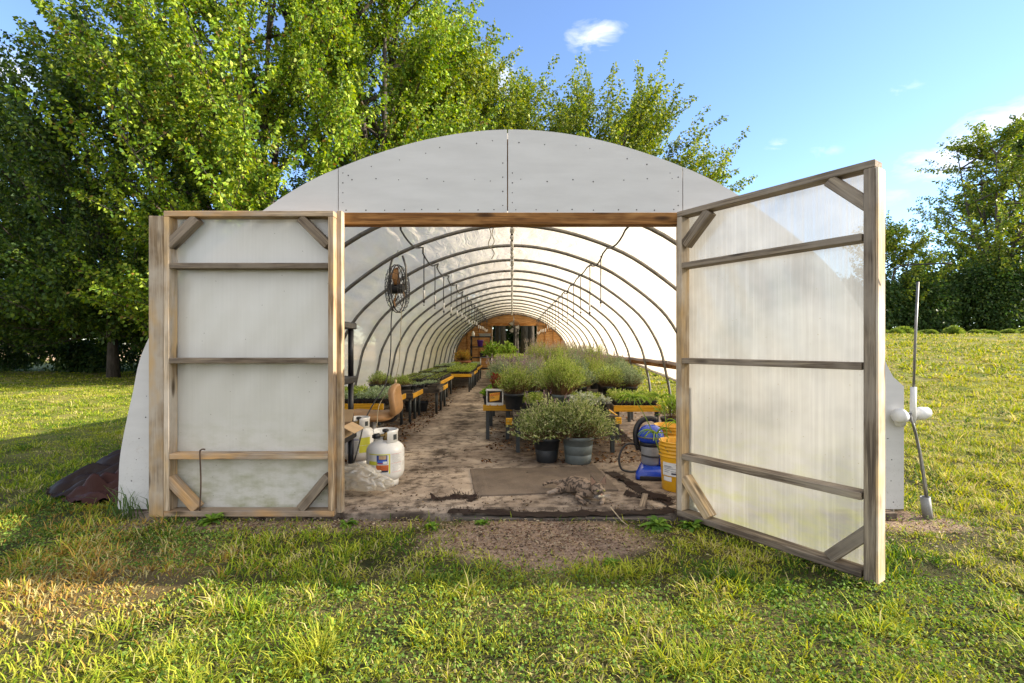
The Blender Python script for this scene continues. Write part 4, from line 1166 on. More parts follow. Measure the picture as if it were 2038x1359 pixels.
def fill(kinds, x0, x1, y0, y1, z, label, group, cols=None):
    nx2 = max(1, int((x1-x0)/.29)); ny2 = max(1, int((y1-y0)/.56))
    for i in range(nx2):
        for j in range(ny2):
            tray(kinds[(i*3+j*2+i*j) % len(kinds)], x0+.15+i*(x1-x0-.3)/max(1, nx2-1), y0+.30+j*(y1-y0-.6)/max(1, ny2-1), z, 90, label, group)
fill(['few', 'thin', 'few', 'few'], -2.38, -1.45, 9.62, 11.88, h4, 'black cell tray with few sprouts on the bench with a bright yellow side board', 'sparse trays on the yellow sided bench')
fill(['few', 'thin', 'few', 'thin'], -2.38, -1.76, 12.34, 14.58, h5, 'black cell tray with few sprouts on the many legged bench by the wall', 'sparse trays on the many legged bench')
fill(['herbs', 'green'], -1.68, -1.04, 12.34, 14.58, h5, 'full green tray on the aisle half of the many legged bench', 'full trays on the many legged bench')
fill(['thin', 'green', 'few', 'blue'], -2.38, -1.07, 14.8, 17.2, h6, 'mixed seedling tray on the farthest seedling bench', 'trays on the farthest seedling bench')
fill(['herbs', 'green'], -.53, .93, 13.65, 18.1, .74-.0125, 'flat green tray on the tall bench before the far doorway', 'trays on the tall far bench')
zc3 = .445-.0125; zc2 = .43-.0125
tray('herbs', 1.555, 6.24, zc3, 2, 'black seedling tray of yellow green herbs on the bench beside the vacuum, front row', 'herb trays in front of the lavender')
tray('herbs', 1.555, 6.56, zc3, -2, 'black seedling tray of yellow green herbs behind the front tray on that bench', 'herb trays in front of the lavender')
tray('herbs', .86, 6.10, zc2, 0, 'seedling tray of herbs between the silver plants and the mid lavender', 'herb trays in front of the lavender')
tray('herbs', .86, 6.44, zc2, 1, 'seedling tray of herbs tucked right in front of the mid lavender', 'herb trays in front of the lavender')
tray('herbs', .25, 6.2, zc2, 90, 'seedling tray of herbs hidden between the lavender pots at the bench centre', 'herb trays in front of the lavender')

# ------------------------------------------------------------------ pots on the benches
LAV = {
    'big': (herb(11, .34, .44, 620, 16, .034, 'bright', .16, .22, .5, .42), None),
    'bright': (herb(12, .24, .34, 300, 15, .034, 'bright', .18, .3, .5, .25), stalks(12, 22, .22, .44)),
    'grey': (herb(13, .24, .32, 300, 15, .034, 'grey', .18, .3, .5, .25), stalks(13, 40, .24, .42)),
    'tall': (herb(14, .31, .52, 420, 17, .038, 'bright', .17, .3, .6, .2), stalks(14, 60, .3, .66, (.40, .30, .26))),
    'tallg': (herb(15, .31, .48, 420, 17, .038, 'grey', .17, .3, .6, .2), stalks(15, 50, .3, .60, (.34, .26, .26))),
    'low': (herb(16, .23, .27, 300, 15, .033, 'grey', .18, .35, .4, .2), None),
    'lowb': (herb(17, .23, .29, 300, 15, .033, 'bright', .18, .35, .4, .2), None),
}
protoL = {}
def lav(kind, x, y, z, label, group, r=.095, h=.17, sc=1.0, mat='pot_black'):
    key = (kind, mat, r, h)
    if key in protoL:
        t = copy_tree(protoL[key])
    else:
        t = potted('potted_lavender', '', 'potted plant', (0, 0, 0), r, h, M[mat], LAV[kind][0], 0, None, LAV[kind][1]); protoL[key] = t
    t.location = (x, y, z+.001); t.rotation_euler = (0, 0, random.uniform(0, 6.28)); t.scale = (sc,)*3
    tag(t, label, 'potted plant', group)
    return t
G1 = 'potted lavender crowding the benches'
lav('big', .575, 5.72, zc2, 'biggest round lavender, sparse brown stems below, in a pale grey pot', G1, .105, .20, 1.0, 'pot_grey')
lav('bright', .02, 5.95, zc2, 'bright lavender in a tall black pot next to the orange labelled tub', G1, .12, .19, 1.0)
lav('grey', .27, 6.55, zc2, 'greyish lavender between the bright one and the biggest round one', G1)
lav('grey', -.17, 7.35, .44, 'brown topped lavender at the aisle edge behind the red leaf plant', G1, sc=1.0)
lav('grey', .20, 7.45, .43, 'purplish lavender behind the bright one by the tub', G1, sc=1.05)
lav('lowb', .60, 7.2, .43, 'lavender half hidden behind the biggest round one', G1)
lav('low', .98, 7.02, .43, 'low grey lavender just right of the biggest round one', G1)
lav('lowb', 1.40, 7.05, .433, 'low lavender in the middle of the rank above the herb trays', G1)
lav('low', 1.70, 7.02, .433, 'low lavender at the open side end of the rank above the herb trays', G1)
lav('low', 1.45, 7.42, .433, 'low grey lavender behind the rank above the herb trays', G1)
lav('grey', -.18, 8.2, .44, 'brownish lavender farther along the aisle edge', G1)
lav('bright', -.2, 8.9, .44, 'last lavender at the aisle edge before the tall bench', G1, sc=.9)
k = 0
GT = 'tall flowering lavender hedge'
for (x_, y_, kd) in ((.45, 8.0, 'grey'), (.85, 7.9, 'lowb'), (1.1, 8.4, 'grey'), (.6, 8.6, 'bright'), (.25, 8.65, 'grey'), (1.48, 8.0, 'lowb'), (1.8, 8.05, 'low'), (1.45, 8.6, 'bright'), (1.8, 8.7, 'grey'), (1.5, 9.2, 'bright'), (1.82, 9.35, 'bright')):
    lav(kd, x_, y_, .43, 'lavender in the crowded middle ranks before the tall hedge', 'middle ranks of lavender', sc=random.uniform(.95, 1.15))
for (x_, y_, kd) in ((.55, 10.35, 'tall'), (.95, 10.3, 'tall'), (1.38, 10.35, 'tallg'), (1.75, 10.4, 'tall'), (.75, 10.9, 'tallg'), (1.2, 10.95, 'tall'), (1.6, 11.0, 'tallg'), (.55, 11.5, 'tall'), (1.0, 11.6, 'tallg'), (1.45, 11.7, 'tall'), (1.8, 11.8, 'tallg'), (.8, 12.3, 'tall'), (1.3, 12.4, 'tall'), (1.7, 12.5, 'tallg')):
    lav(kd, x_, y_, .46, 'tall pale flowering lavender of the hedge near the far doorway', GT, .11, .17, random.uniform(.92, 1.05))
# two big bushes in nursery pots at the front
potted('potted_bush', 'big rosemary like bush in a black pot, bent stalks leaning left', 'potted plant', (.355, 4.98, FZ), .135, .25, M['pot_black'],
       herb(21, .39, .35, 460, 20, .036, 'rose', .26, .25, .7, .22, .26), 1, 'two big bushes at the end of the benches',
       stalks(21, 0+14, .34, .50, (.30, .18, .26)))
potted('potted_bush', 'big rosemary like bush in a ribbed grey green pot', 'potted plant', (.665, 4.93, FZ), .155, .27, M['pot_grey'],
       herb(22, .41, .35, 520, 20, .036, 'rose', .26, .25, .7, .2, .28), 2, 'two big bushes at the end of the benches', None, taper=.83)
potted('silver_plant', 'silver leaved plant in a low pot behind the two big bushes', 'potted plant', (.80, 5.52, zc2), .09, .10, M['pot_grey'], herb(23, .17, .14, 90, 12, .036, 'silver', .5, .3, .4, .2))
potted('silver_plant', 'small silver plant with curling leaves in a black pot by the right big bush', 'potted plant', (1.03, 5.5, zc2), .07, .14, M['pot_black'], herb(24, .09, .08, 40, 8, .03, 'silver', .5, .3, .4, .2, .5))
potted('leafy_plant', 'bright green leafy plant in a pot left of the orange labelled tub', 'potted plant', (-.315, 6.30, .44), .055, .10, M['pot_black'], herb(25, .10, .13, 26, 8, .05, 'lettuce', .7, .3, .4, .2))
potted('leafy_plant', 'reddish and lime leaf plant just behind the orange labelled tub', 'potted plant', (-.17, 6.45, .44), .07, .15, M['pot_black'], herb(26, .14, .22, 36, 8, .06, 'redleaf', .65, .3, .4, .2))
potted('leafy_plant', 'lime green leaf plant beside the reddish one', 'potted plant', (-.12, 6.75, .44), .07, .14, M['pot_black'], herb(27, .15, .18, 40, 8, .06, 'lettuce', .7, .3, .4, .2))
# black pots on the second bench
potted('grass_pot', 'wide black pot of feathery yellow green seedlings at the bench edge', 'potted plant', (-1.75, 7.72, h2), .16, .13, M['pot_black'], herb(31, .17, .15, 240, 8, .04, 'bright', .14, .8, .3, .1), taper=.88)
potted('grass_pot', 'wide black pot of feathery seedlings nearer the film wall', 'potted plant', (-2.12, 7.85, h2), .16, .13, M['pot_black'], herb(32, .2, .19, 240, 8, .045, 'bright', .14, .8, .3, .1), taper=.88)
potted('small_pot', 'small empty looking black pot beside the wide black pot', 'pot', (-1.63, 8.06, h2), .055, .10, M['pot_black'], herb(33, .05, .03, 10, 4, .02, 'grey'))
def bin_(name, label, loc, w, l, h, mat, rot=0.0, cat='box'):
    bm = NB(); th = .004
    def ring(s, z): return [bm.verts.new((x*(w*s), y*(l*s), z)) for x, y in ((-1, -1), (1, -1), (1, 1), (-1, 1))]
    rr = [ring(.86, 0), ring(1.0, h), ring(1.05, h), ring(1.05, h-.008), ring(1.02, h-.008)]
    inn = [ring(.98, h), ring(.84, .006)]
    bm.faces.new(rr[0][::-1])
    def st(a, b_): 
        for k in range(4): bm.faces.new((a[k], a[(k+1) % 4], b_[(k+1) % 4], b_[k]))
    st(rr[0], rr[4]); st(rr[4], rr[3]); st(rr[3], rr[2]); st(rr[2], inn[0]); st(inn[0], inn[1]); bm.faces.new(inn[1])
    bmesh.ops.recalc_face_normals(bm, faces=bm.faces[:])
    o = obj(name, bm, mat, None, T(*loc) @ Matrix.Rotation(rot, 4, 'Z')); return tag(o, label, cat)
bin_('plastic_bin', 'empty black bin on the ground between the bench legs', (-1.72, 8.8, FZ), .2, .16, .16, M['black_plastic'], .2, 'bin')
bin_('plastic_bin', 'small grey brown bin on the bench corner behind the chair', (-1.62, 7.52, h2), .10, .07, .055, M['grey_board'], .1, 'bin')
bin_('plastic_bin', 'small grey brown bin near the aisle bench corner', (-1.36, 8.46, h3), .085, .06, .06, M['grey_board'], -.2, 'bin')
potted('planter_bowl', 'wide brown planter on the ground under the nearest bench', 'planter', (-1.83, 6.05, FZ), .23, .20, M['grey_board'], herb(35, .06, .10, 16, 6, .05, 'orange', .6, .3, .4, .2), taper=.7)

# ------------------------------------------------------------------ things at the far end
potted('basket_plant', 'round yellow orange plant in a clay bowl near the far end', 'potted plant', (-1.78, 17.8, FZ), .30, .62, M['terracotta'], herb(41, .34, .36, 260, 12, .06, 'orange', .25, .4, .5, .1), taper=.8)
potted('leafy_plant', 'tall lime green leafy plant before the far doorway', 'potted plant', (-.72, 19.2, FZ), .18, .62, M['pot_black'], herb(42, .42, .62, 90, 12, .13, 'leafy', .4, .4, .5, .1))
potted('leafy_plant', 'spreading green leafy plant with pointed leaves in the far doorway', 'potted plant', (-.22, 19.8, FZ), .18, .60, M['pot_black'], herb(43, .48, .60, 80, 12, .15, 'leafy', .3, .4, .5, .1))
sh = thing('utility_shelf', 'black plastic shelf unit by the far end wall', 'shelf', (-1.35, 21.3, FZ))
for z_ in (.15, .62, 1.08, 1.52):
    bm = NB(); box(bm, (-.46, -.22, z_), (.46, .22, z_+.05), .006); obj('shelf_board', bm, M['black_plastic'], sh)
for x_ in (-.42, .42):
    for y_ in (-.18, .18):
        bm = NB()
        for a, b_ in ((0, .149), (.201, .619), (.671, 1.079), (1.131, 1.519)): lathe(bm, [(.026, a), (.026, b_)], 10, T(x_, y_, 0), True, True)
        obj('post', bm, M['black_plastic'], sh, smooth=True)
def lathe_thing(name, label, cat, loc, prof_, mat, n=18, group=None):
    bm = NB(); lathe(bm, prof_, n, None, True, False); return tag(obj(name, bm, mat, None, T(*loc), smooth=True), label, cat, group)
lathe_thing('purple_pot', 'purple plastic pot on the far black shelf', 'pot', (-1.38, 21.2, FZ+1.131), [(.10, 0), (.14, .25), (.15, .25), (.15, .27), (.135, .27), (.10, .03), (0, .03)], M['purple'])
lathe_thing('white_jug', 'white jug on the top of the far black shelf', 'jug', (-1.68, 21.2, FZ+1.571), [(.06, 0), (.065, .02), (.065, .14), (.03, .18), (.03, .22), (0, .22)], M['white_plastic'])
bin_('storage_tote', 'grey tote lying on the top of the far black shelf', (-1.18, 21.25, FZ+1.571), .26, .16, .12, M['grey_plastic'], .1, 'tote')
bin_('storage_tote', 'dark tote on the lower level of the far black shelf', (-1.2, 21.2, FZ+.671), .2, .15, .22, M['black_plastic'], .0, 'tote')
lathe_thing('clay_pot', 'empty clay pot lying among pots at the far end', 'pot', (-1.42, 17.5, FZ), [(.10, 0), (.13, .5), (.15, .5), (.15, .56), (.13, .56), (.1, .1), (0, .1)], M['terracotta'])
t = thing('step_stool', 'small pale metal stool in front of the far shelf', 'stool', (-.98, 18.6, FZ))
bm = NB(); box(bm, (-.24, -.15, .70), (.24, .15, .725), .005); obj('seat', bm, M['steel'], t)
for x_ in (-.21, .21):
    for y_ in (-.12, .12):
        bm = NB(); tube(bm, [(x_*1.08, y_*1.1, 0), (x_, y_, .699)], .014, 8); obj('leg', bm, M['white_plastic'], t, smooth=True)
# ------------------------------------------------------------------ black shelf by the left jamb
sh = thing('utility_shelf', 'black plastic shelf unit just inside the left door jamb', 'shelf', (-1.69, 4.0, FZ))
LV = (.03, .385, .86, 1.315)
for z_ in LV:
    bm = NB(); box(bm, (-.35, -.23, z_), (.35, .23, z_+.055), .008)
    for k in range(7): box(bm, (-.32+k*.095, -.20, z_+.055), (-.30+k*.095, .20, z_+.0575))
    obj('shelf_board', bm, M['black_plastic'], sh)
for x_ in (-.31, .31):
    for y_ in (-.19, .19):
        bm = NB(); zz = [0]+[v for z_ in LV for v in (z_, z_+.056)]
        for a, b_ in zip(zz[0::2], zz[1::2]):
            if b_-a > .02: lathe(bm, [(.024, a), (.024, b_)], 12, T(x_, y_, 0), True, True)
        obj('post', bm, M['black_plastic'], sh, smooth=True)
# cardboard box with open flaps
cb = thing('cardboard_box', 'open cardboard box with flaps folded out on the black shelf', 'box', (-1.47, 3.92, FZ+.4435))
bm = NB(); w, l, h = .15, .13, .10; th = .004
box(bm, (-w, -l, 0), (w, l, th)); box(bm, (-w, -l, th), (-w+th, l, h)); box(bm, (w-th, -l, th), (w, l, h)); box(bm, (-w+th, -l, th), (w-th, -l+th, h)); box(bm, (-w+th, l-th, th), (w-th, l, h))
obj('carton', bm, M['cardboard'], cb)
def flap(p, ang, axis, sx, sy):
    bm = NB(); box(bm, (0, -sy/2, 0), (sx, sy/2, .004)); obj('flap', bm, M['cardboard'], cb, T(*p) @ Matrix.Rotation(axis, 4, 'Z') @ Matrix.Rotation(ang, 4, 'Y'))
flap((0, -l, h), R(38), R(-90), .12, .29); flap((w, 0, h), R(28), 0, .11, .25); flap((0, l, h), R(-60), R(90), .11, .29); flap((-w, 0, h), R(-50), R(180), .1, .25)

# ------------------------------------------------------------------ gas bottles
def curved_patch(name, r, a0, a1, z0, z1, mat, parent, n=10, off=.0012):
    bm = NB(); vs = []
    for k in range(n+1):
        a = a0+(a1-a0)*k/n
        vs.append((bm.verts.new(((r+off)*math.cos(a), (r+off)*math.sin(a), z0)), bm.verts.new(((r+off)*math.cos(a), (r+off)*math.sin(a), z1))))
    for a, b_ in zip(vs, vs[1:]): bm.faces.new((a[0], b_[0], b_[1], a[1]))
    return obj(name, bm, mat, parent, smooth=True)
def gas_bottle(label, loc, rz, label_kind):
    t = thing('gas_bottle', label, 'gas bottle', loc, rz); r = .157
    bm = NB(); pr = [(.10, .05)]
    for k in range(8): a = PI/2*(1-k/7); pr.append((.085+.072*math.cos(a), .13-.085*math.sin(a)))
    pr += [(r, .14), (r, .205), (r+.0015, .21), (r, .215), (r, .29)]
    for k in range(1, 9): a = PI/2*k/8; pr.append((.03+.127*math.cos(a), .29+.085*math.sin(a)))
    pr.append((0, .377)); lathe(bm, pr, 36, None, True, False); obj('body', bm, M['white_paint_metal'], t, smooth=True)
    bm = NB(); lathe(bm, [(.105, 0), (.108, .0), (.112, .052), (.106, .052)], 28, None, False, False); obj('foot_ring', bm, M['white_paint_metal'], t, smooth=True)
    # collar: three quarter ring with two openings
    bm = NB(); r1 = .098; n = 34; prev = None
    for k in range(n+1):
        a = R(-35)+R(250)*k/n
        hi = .465 if k not in (0, n) else .45
        lo = .352 if not (4 <= k <= 8 or 26 <= k <= 30) else .352
        q = [bm.verts.new(((r1+o)*math.cos(a), (r1+o)*math.sin(a), z_)) for o, z_ in ((0, lo), (.004, lo), (.004, .44), (.010, .462), (.004, hi), (0, hi))]
        if prev:
            for i in range(6): bm.faces.new((prev[i], prev[(i+1) % 6], q[(i+1) % 6], q[i]))
        prev = q
    bmesh.ops.recalc_face_normals(bm, faces=bm.faces[:]); obj('collar', bm, M['white_paint_metal'], t, Matrix.Rotation(R(-35), 4, 'Z'), smooth=True)
    for a in (R(-28), R(120)): curved_patch('hand_hole', r1+.005, a-.2, a+.2, .385, .43, M['dark_bench'], t, 6)
    bm = NB(); lathe(bm, [(.022, .372), (.022, .40), (.014, .405), (.014, .43), (.010, .44)], 12, None, True, True); tube(bm, [(0, 0, .415), (-.045, -.03, .415)], .011, 8)
    o = obj('valve', bm, M['brass'], t, smooth=True)
    bm = NB(); tube(bm, [(-.045, -.03, .415), (-.085, -.055, .413)], [.024, .022], 10); tube(bm, [(-.085, -.055, .413), (-.095, -.061, .413)], [.016, .014], 10); obj('valve_nut', bm, M['black_plastic'], o, smooth=True)
    bm = NB(); lathe(bm, [(.008, .44), (.026, .445), (.028, .462), (.015, .468)], 10, None, True, True); obj('hand_wheel', bm, M['black_plastic'], o, smooth=True)
    A = lambda d: R(-90+d)
    if label_kind == 'blue':
        curved_patch('label', r, A(-42), A(26), .125, .283, M['white_plastic'], t, 14, .0008)
        curved_patch('label_stripe', r, A(22), A(26), .125, .285, M['lime'], t, 2, .0016)
        curved_patch('label_stripe', r, A(-42), A(22), .277, .285, M['lime'], t, 12, .0016)
        curved_patch('label_stripe', r, A(-42), A(-12), .195, .225, M['lime'], t, 8, .0016)
        curved_patch('label_panel', r, A(-14), A(18), .203, .276, M['navy'], t, 8, .0016)
        curved_patch('label_picture', r, A(-7), A(15), .243, .272, M['tanfood'], t, 6, .0024)
        curved_patch('label_panel', r, A(-11), A(15), .214, .236, M['label_blue'], t, 6, .0024)
        curved_patch('label_panel', r, A(5), A(17), .207, .226, M['white_plastic'], t, 4, .0032)
        curved_patch('label_stripe', r, A(-12), A(4), .2055, .211, M['red_ink'], t, 4, .0024)
        curved_patch('label_picture', r, A(-16), A(21), .150, .196, M['flame'], t, 8, .0016)
        curved_patch('label_picture', r, A(-16), A(20), .137, .152, M['dark_ink'], t, 8, .0024)
        curved_patch('warning_label', r, A(30), A(66), .13, .285, M['white_plastic'], t, 10, .0016)
        for z_ in (.1325, .205, .2805): curved_patch('warning_line', r, A(30), A(66), z_, z_+.0018, M['red_ink'], t, 8, .0024)
        q = random.Random(4)
        for k in range(22):
            z_ = .14+k*.0064
            if abs(z_-.205) < .004: continue
            curved_patch('warning_line', r, A(32+q.uniform(0, 1)), A(50+q.uniform(0, 13)), z_, z_+.0014, M['pvc'], t, 6, .0024)
    else:
        curved_patch('label', r, A(-70), A(18), .125, .283, M['white_plastic'], t, 14, .0008)
        curved_patch('label_panel', r, A(18.5), A(58), .14, .285, M['lime'], t, 8, .0008)
        for z_ in (.262, .272): curved_patch('label_stripe', r, A(-70), A(17), z_, z_+.005, M['navy'], t, 12, .0016)
        q = random.Random(9)
        for a in (-48, -24, 0): curved_patch('label_stripe', r, A(a), A(a+1), .13, .26, M['navy'], t, 2, .0024)
        for k in range(20):
            for a in (-68, -46, -22, 2):
                curved_patch('warning_line', r, A(a), A(a+q.uniform(10, 16)), .135+k*.006, .1372+k*.006, M['pvc'], t, 5, .0024)
    return t
gas_bottle('white gas bottle with blue and orange label at the front of the aisle', (-1.075, 4.16, FZ), R(2), 'blue')
gas_bottle('white gas bottle with grey text panels and a lime patch behind the shelf post', (-1.52, 4.86, FZ), R(0), 'text')

# cloudy plastic bag
def blob_bag():
    bm = NB(); bmesh.ops.create_icosphere(bm, subdivisions=5, radius=1)
    for v in bm.verts:
        p = v.co.copy(); n1 = mnoise.noise(p*1.4+Vector((3, 1, 2))); n2 = abs(mnoise.noise(p*2.6)); n3 = abs(mnoise.noise(p*6+Vector((1, 5, 2))))
        s = 1.1+.30*n1-.62*n2-.26*n3
        v.co = Vector((p.x*.235*s, p.y*.11*s, p.z*.115*s))
        v.co.z += -.20*v.co.x*(1 if v.co.x > 0 else -.6)
        if v.co.z < -.10: v.co.z = -.10-.1*(v.co.z+.10)*0
    return bm
tag(obj('plastic_bag', blob_bag(), M['bag'], None, T(-1.20, 3.86, FZ+.145) @ Matrix.Rotation(R(-6), 4, 'Z'), smooth=True), 'crumpled cloudy plastic bag slumped against the labelled gas bottle', 'bag')

# ------------------------------------------------------------------ tan chair
ct = thing('office_chair', 'tan vinyl swivel chair turned sideways behind the gas bottles', 'chair', (-1.52, 5.42, FZ), R(0))
def cushion(bm, sx, sy, sz, Mx, p=3.2):
    bmesh.ops.create_uvsphere(bm, u_segments=28, v_segments=16, radius=1)
    for v in bm.verts:
        c = v.co; f = lambda a: math.copysign(abs(a)**(2/p), a)
        v.co = Vector((f(c.x)*sx, f(c.y)*sy, f(c.z)*sz))
    bmesh.ops.transform(bm, matrix=Mx, verts=bm.verts[:])
bm = NB(); cushion(bm, .225, .21, .055, T(-.02, 0, .40))
for v in bm.verts:
    if v.co.z > .4: v.co.z += .02*math.cos(v.co.y*7)+.03*(v.co.x/.22)**2-.02
obj('seat', bm, M['tan_vinyl'], ct, smooth=True)
bm = NB(); cushion(bm, .05, .19, .175, T(0, 0, 0))
for v in bm.verts:
    k = v.co.z/.175
    v.co.x += -.035*math.sin(k*2.4)-.02*math.cos(v.co.y*6)+.01
    v.co.y *= 1-.18*max(0, k)**2
obj('backrest', bm, M['tan_vinyl'], ct, T(.235, 0, .575) @ Matrix.Rotation(R(14), 4, 'Y'), smooth=True)
bm = NB(); tube(bm, curve3([(.23, 0, .50), (.24, 0, .40), (.19, 0, .345), (.0, 0, .335)], 6), .018, 8); obj('back_bracket', bm, M['black_plastic'], ct, smooth=True)
bm = NB(); lathe(bm, [(.034, .08), (.034, .24), (.02, .245), (.02, .345)], 14, None, True, True); obj('gas_column', bm, M['white_plastic'], ct, smooth=True)
for k in range(5):
    a = 2*PI*k/5+.3
    bm = NB(); tube(bm, [(0, 0, .10), (.25*math.cos(a), .25*math.sin(a), .065)], [.026, .016], 8); tube(bm, [(.25*math.cos(a)-.012*math.sin(a), .25*math.sin(a)+.012*math.cos(a), .026), (.25*math.cos(a)+.012*math.sin(a), .25*math.sin(a)-.012*math.cos(a), .026)], .026, 10)
    obj('leg', bm, M['black_plastic'], ct, smooth=True)

# ------------------------------------------------------------------ mat, torn ground fabric
t = None
bm = NB(); n1, n2 = 40, 26
c00, c10, c11, c01 = Vector((-.285, 3.80, 0)), Vector((.86, 3.955, 0)), Vector((.80, 4.72, 0)), Vector((-.395, 4.62, 0))
top = []
for j in range(n2+1):
    row = []
    for i in range(n1+1):
        u, v = i/n1, j/n2
        p = c00.lerp(c10, u).lerp(c01.lerp(c11, u), v)
        z_ = .012+.004*mnoise.noise(Vector((u*4, v*3, 1)))
        for uu in (.045, .075, .925, .95):
            if abs(u-uu) < .013: z_ += .004
        p.z = FZ+max(.006, z_+.006*(u > .9)*v); row.append(bm.verts.new(p))
    top.append(row)
for j in range(n2):
    for i in range(n1): bm.faces.new((top[j][i], top[j][i+1], top[j+1][i+1], top[j+1][i]))
ed = [e for e in bm.edges if e.is_boundary]
r = bmesh.ops.extrude_edge_only(bm, edges=ed)
for v in [g_ for g_ in r['geom'] if isinstance(g_, bmesh.types.BMVert)]: v.co.z = FZ+.001
tag(obj('floor_mat', bm, M['mat'], None, smooth=False), 'worn brown ribbed mat lying in the doorway', 'mat')
def torn(name, label, pts, wd, seed, zb=.0, amp=.03, mat='blacksheet', n=60):
    rd = random.Random(seed); path = curve3(pts, max(2, n//(len(pts)-1)))
    bm = NB(); rows = []
    m_ = len(path)
    for i, p in enumerate(path):
        d = (path[min(i+1, m_-1)]-path[max(i-1, 0)]).normalized(); s = Vector((-d.y, d.x, 0))
        w0 = wd*(.7+.9*abs(mnoise.noise(Vector((i*.23, seed, 0)))))+rd.uniform(0, .025); w1 = wd*(.7+.9*abs(mnoise.noise(Vector((i*.31, seed, 5)))))+rd.uniform(0, .025)
        row = []
        for k in range(6):
            u = k/5; q = p-s*w0*(1-u)+s*w1*u if True else p
            z_ = p.z+zb+amp*max(0, mnoise.noise(Vector((q.x*7, q.y*9, seed))))*(1-abs(u-.5))*1.6+.003
            row.append(bm.verts.new((q.x, q.y, z_)))
        rows.append(row)
    for a, b_ in zip(rows, rows[1:]):
        for k in range(5): bm.faces.new((a[k], a[k+1], b_[k+1], b_[k]))
    # frayed threads along both edges
    for i in range(0, m_):
        for side in (0, 5):
            if rd.random() < .75:
                v = rows[i][side].co; o = (rows[i][side].co-rows[i][2].co).normalized()
                ln = rd.uniform(.01, .045); e = v+o*ln+Vector((rd.uniform(-.02, .02), 0, rd.uniform(-.002, .02)))
                w_ = .0022; bm.faces.new([bm.verts.new(x) for x in (v+Vector((-w_, 0, .001)), v+Vector((w_, 0, .001)), e+Vector((w_*.4, 0, 0)), e+Vector((-w_*.4, 0, 0)))])
    return tag(obj(name, bm, M[mat], None, smooth=True), label, 'ground fabric')
torn('torn_fabric', 'frayed black ground fabric strip along the doorway sill', [(-.45, 3.47, FZ), (-.15, 3.44, FZ), (.2, 3.40, FZ), (.6, 3.42, FZ), (1.0, 3.45, FZ), (1.16, 3.52, FZ)], .045, 3)
torn('torn_fabric', 'ragged black fabric scrap by the corner of the brown mat', [(-.62, 3.72, FZ), (-.45, 3.78, FZ), (-.34, 3.80, FZ), (-.28, 3.70, FZ)], .035, 7, amp=.05)
torn('torn_fabric', 'creased black fabric between the brown mat and the yellow buckets', [(.90, 4.55, FZ), (1.0, 4.2, FZ), (1.05, 3.92, FZ), (1.2, 3.70, FZ)], .05, 11, amp=.045)
torn('torn_fabric', 'black fabric edge peeking out in front of the brown mat', [(.9, 3.88, FZ), (1.0, 3.80, FZ), (1.12, 3.74, FZ), (1.18, 3.60, FZ)], .035, 17, amp=.05)
bm = NB(); box(bm, (-.42, 3.345, -.03), (1.10, 3.425, .006), .004)
tag(obj('sill_board', bm, M['grey_board'], None), 'dark weathered board laid along the doorway threshold', 'board')
bm = NB()
tube(bm, [(.70, 3.47, .04), (.74, 3.30, .006), (.765, 3.22, .003)], [.004, .0035, .002], 5)
tag(obj('dry_stalk', bm, M['twine'], None), 'pale dry stalk lying in front of the cat', 'stalk')
bm = NB(); box(bm, (-.10, -.022, 0), (.10, .022, .012), .003)
tag(obj('wood_scrap', bm, M['lumber_grey'], None, T(.985, 3.66, FZ+.012) @ Matrix.Rotation(R(68), 4, 'Z') @ Matrix.Rotation(R(-12), 4, 'Y')), 'short grey wood scrap lying on the fabric near the buckets', 'wood scrap')

# ------------------------------------------------------------------ cat
def _catmat():
    b = MB('tabby_fur'); v = b.coord('Object')
    wv = b.n('ShaderNodeTexWave', i_Vector=v, i_Scale=11.0, i_Distortion=9.0, i_Detail=4.0, i_Detail_Scale=2.6, wave_type='BANDS', bands_direction='DIAGONAL').outputs['Fac']
    n1 = b.noise(v, 6, 4, .6); fur = b.noise(b.n('ShaderNodeMapping', i_Vector=v, i_Scale=(1, 1, .4)).outputs[0], 220, 3, .6)
    c = b.mix(b.ramp(wv, [(.35, 0.0), (.6, 1.0)]), (.04, .03, .024), (.23, .165, .115))
    c = b.mix(b.ramp(n1, [(.52, 0.0), (.72, .7)]), c, (.46, .39, .32))
    c = b.mix(b.math('MULTIPLY', b.ramp(fur, [(.4, 0.0), (.7, 1.0)]), .3), c, (.48, .36, .26))
    return b.done(b.pbr(c, .8, b.bump(fur, .6, .004), 0, .15))
M['cat'] = _catmat()
ct = thing('cat', 'tabby cat lying on the sill edge by the mat, facing the lawn', 'cat', (.62, 3.74, FZ), R(8), None, 1.16)
def skin(name, nodes, edges, mat, parent, sub=2, root=0):
    me = bpy.data.meshes.new(name); me.from_pydata([n_[0] for n_ in nodes], edges, []); o = bpy.data.objects.new(name, me); link(o, parent)
    md = o.modifiers.new('skin', 'SKIN'); md.use_smooth_shade = True
    for i, n_ in enumerate(nodes):
        rr = n_[1]; me.skin_vertices[0].data[i].radius = rr if isinstance(rr, tuple) else (rr, rr)
    me.skin_vertices[0].data[root].use_root = True
    s_ = o.modifiers.new('sub', 'SUBSURF'); s_.levels = sub; s_.render_levels = sub
    me.materials.append(mat); return o
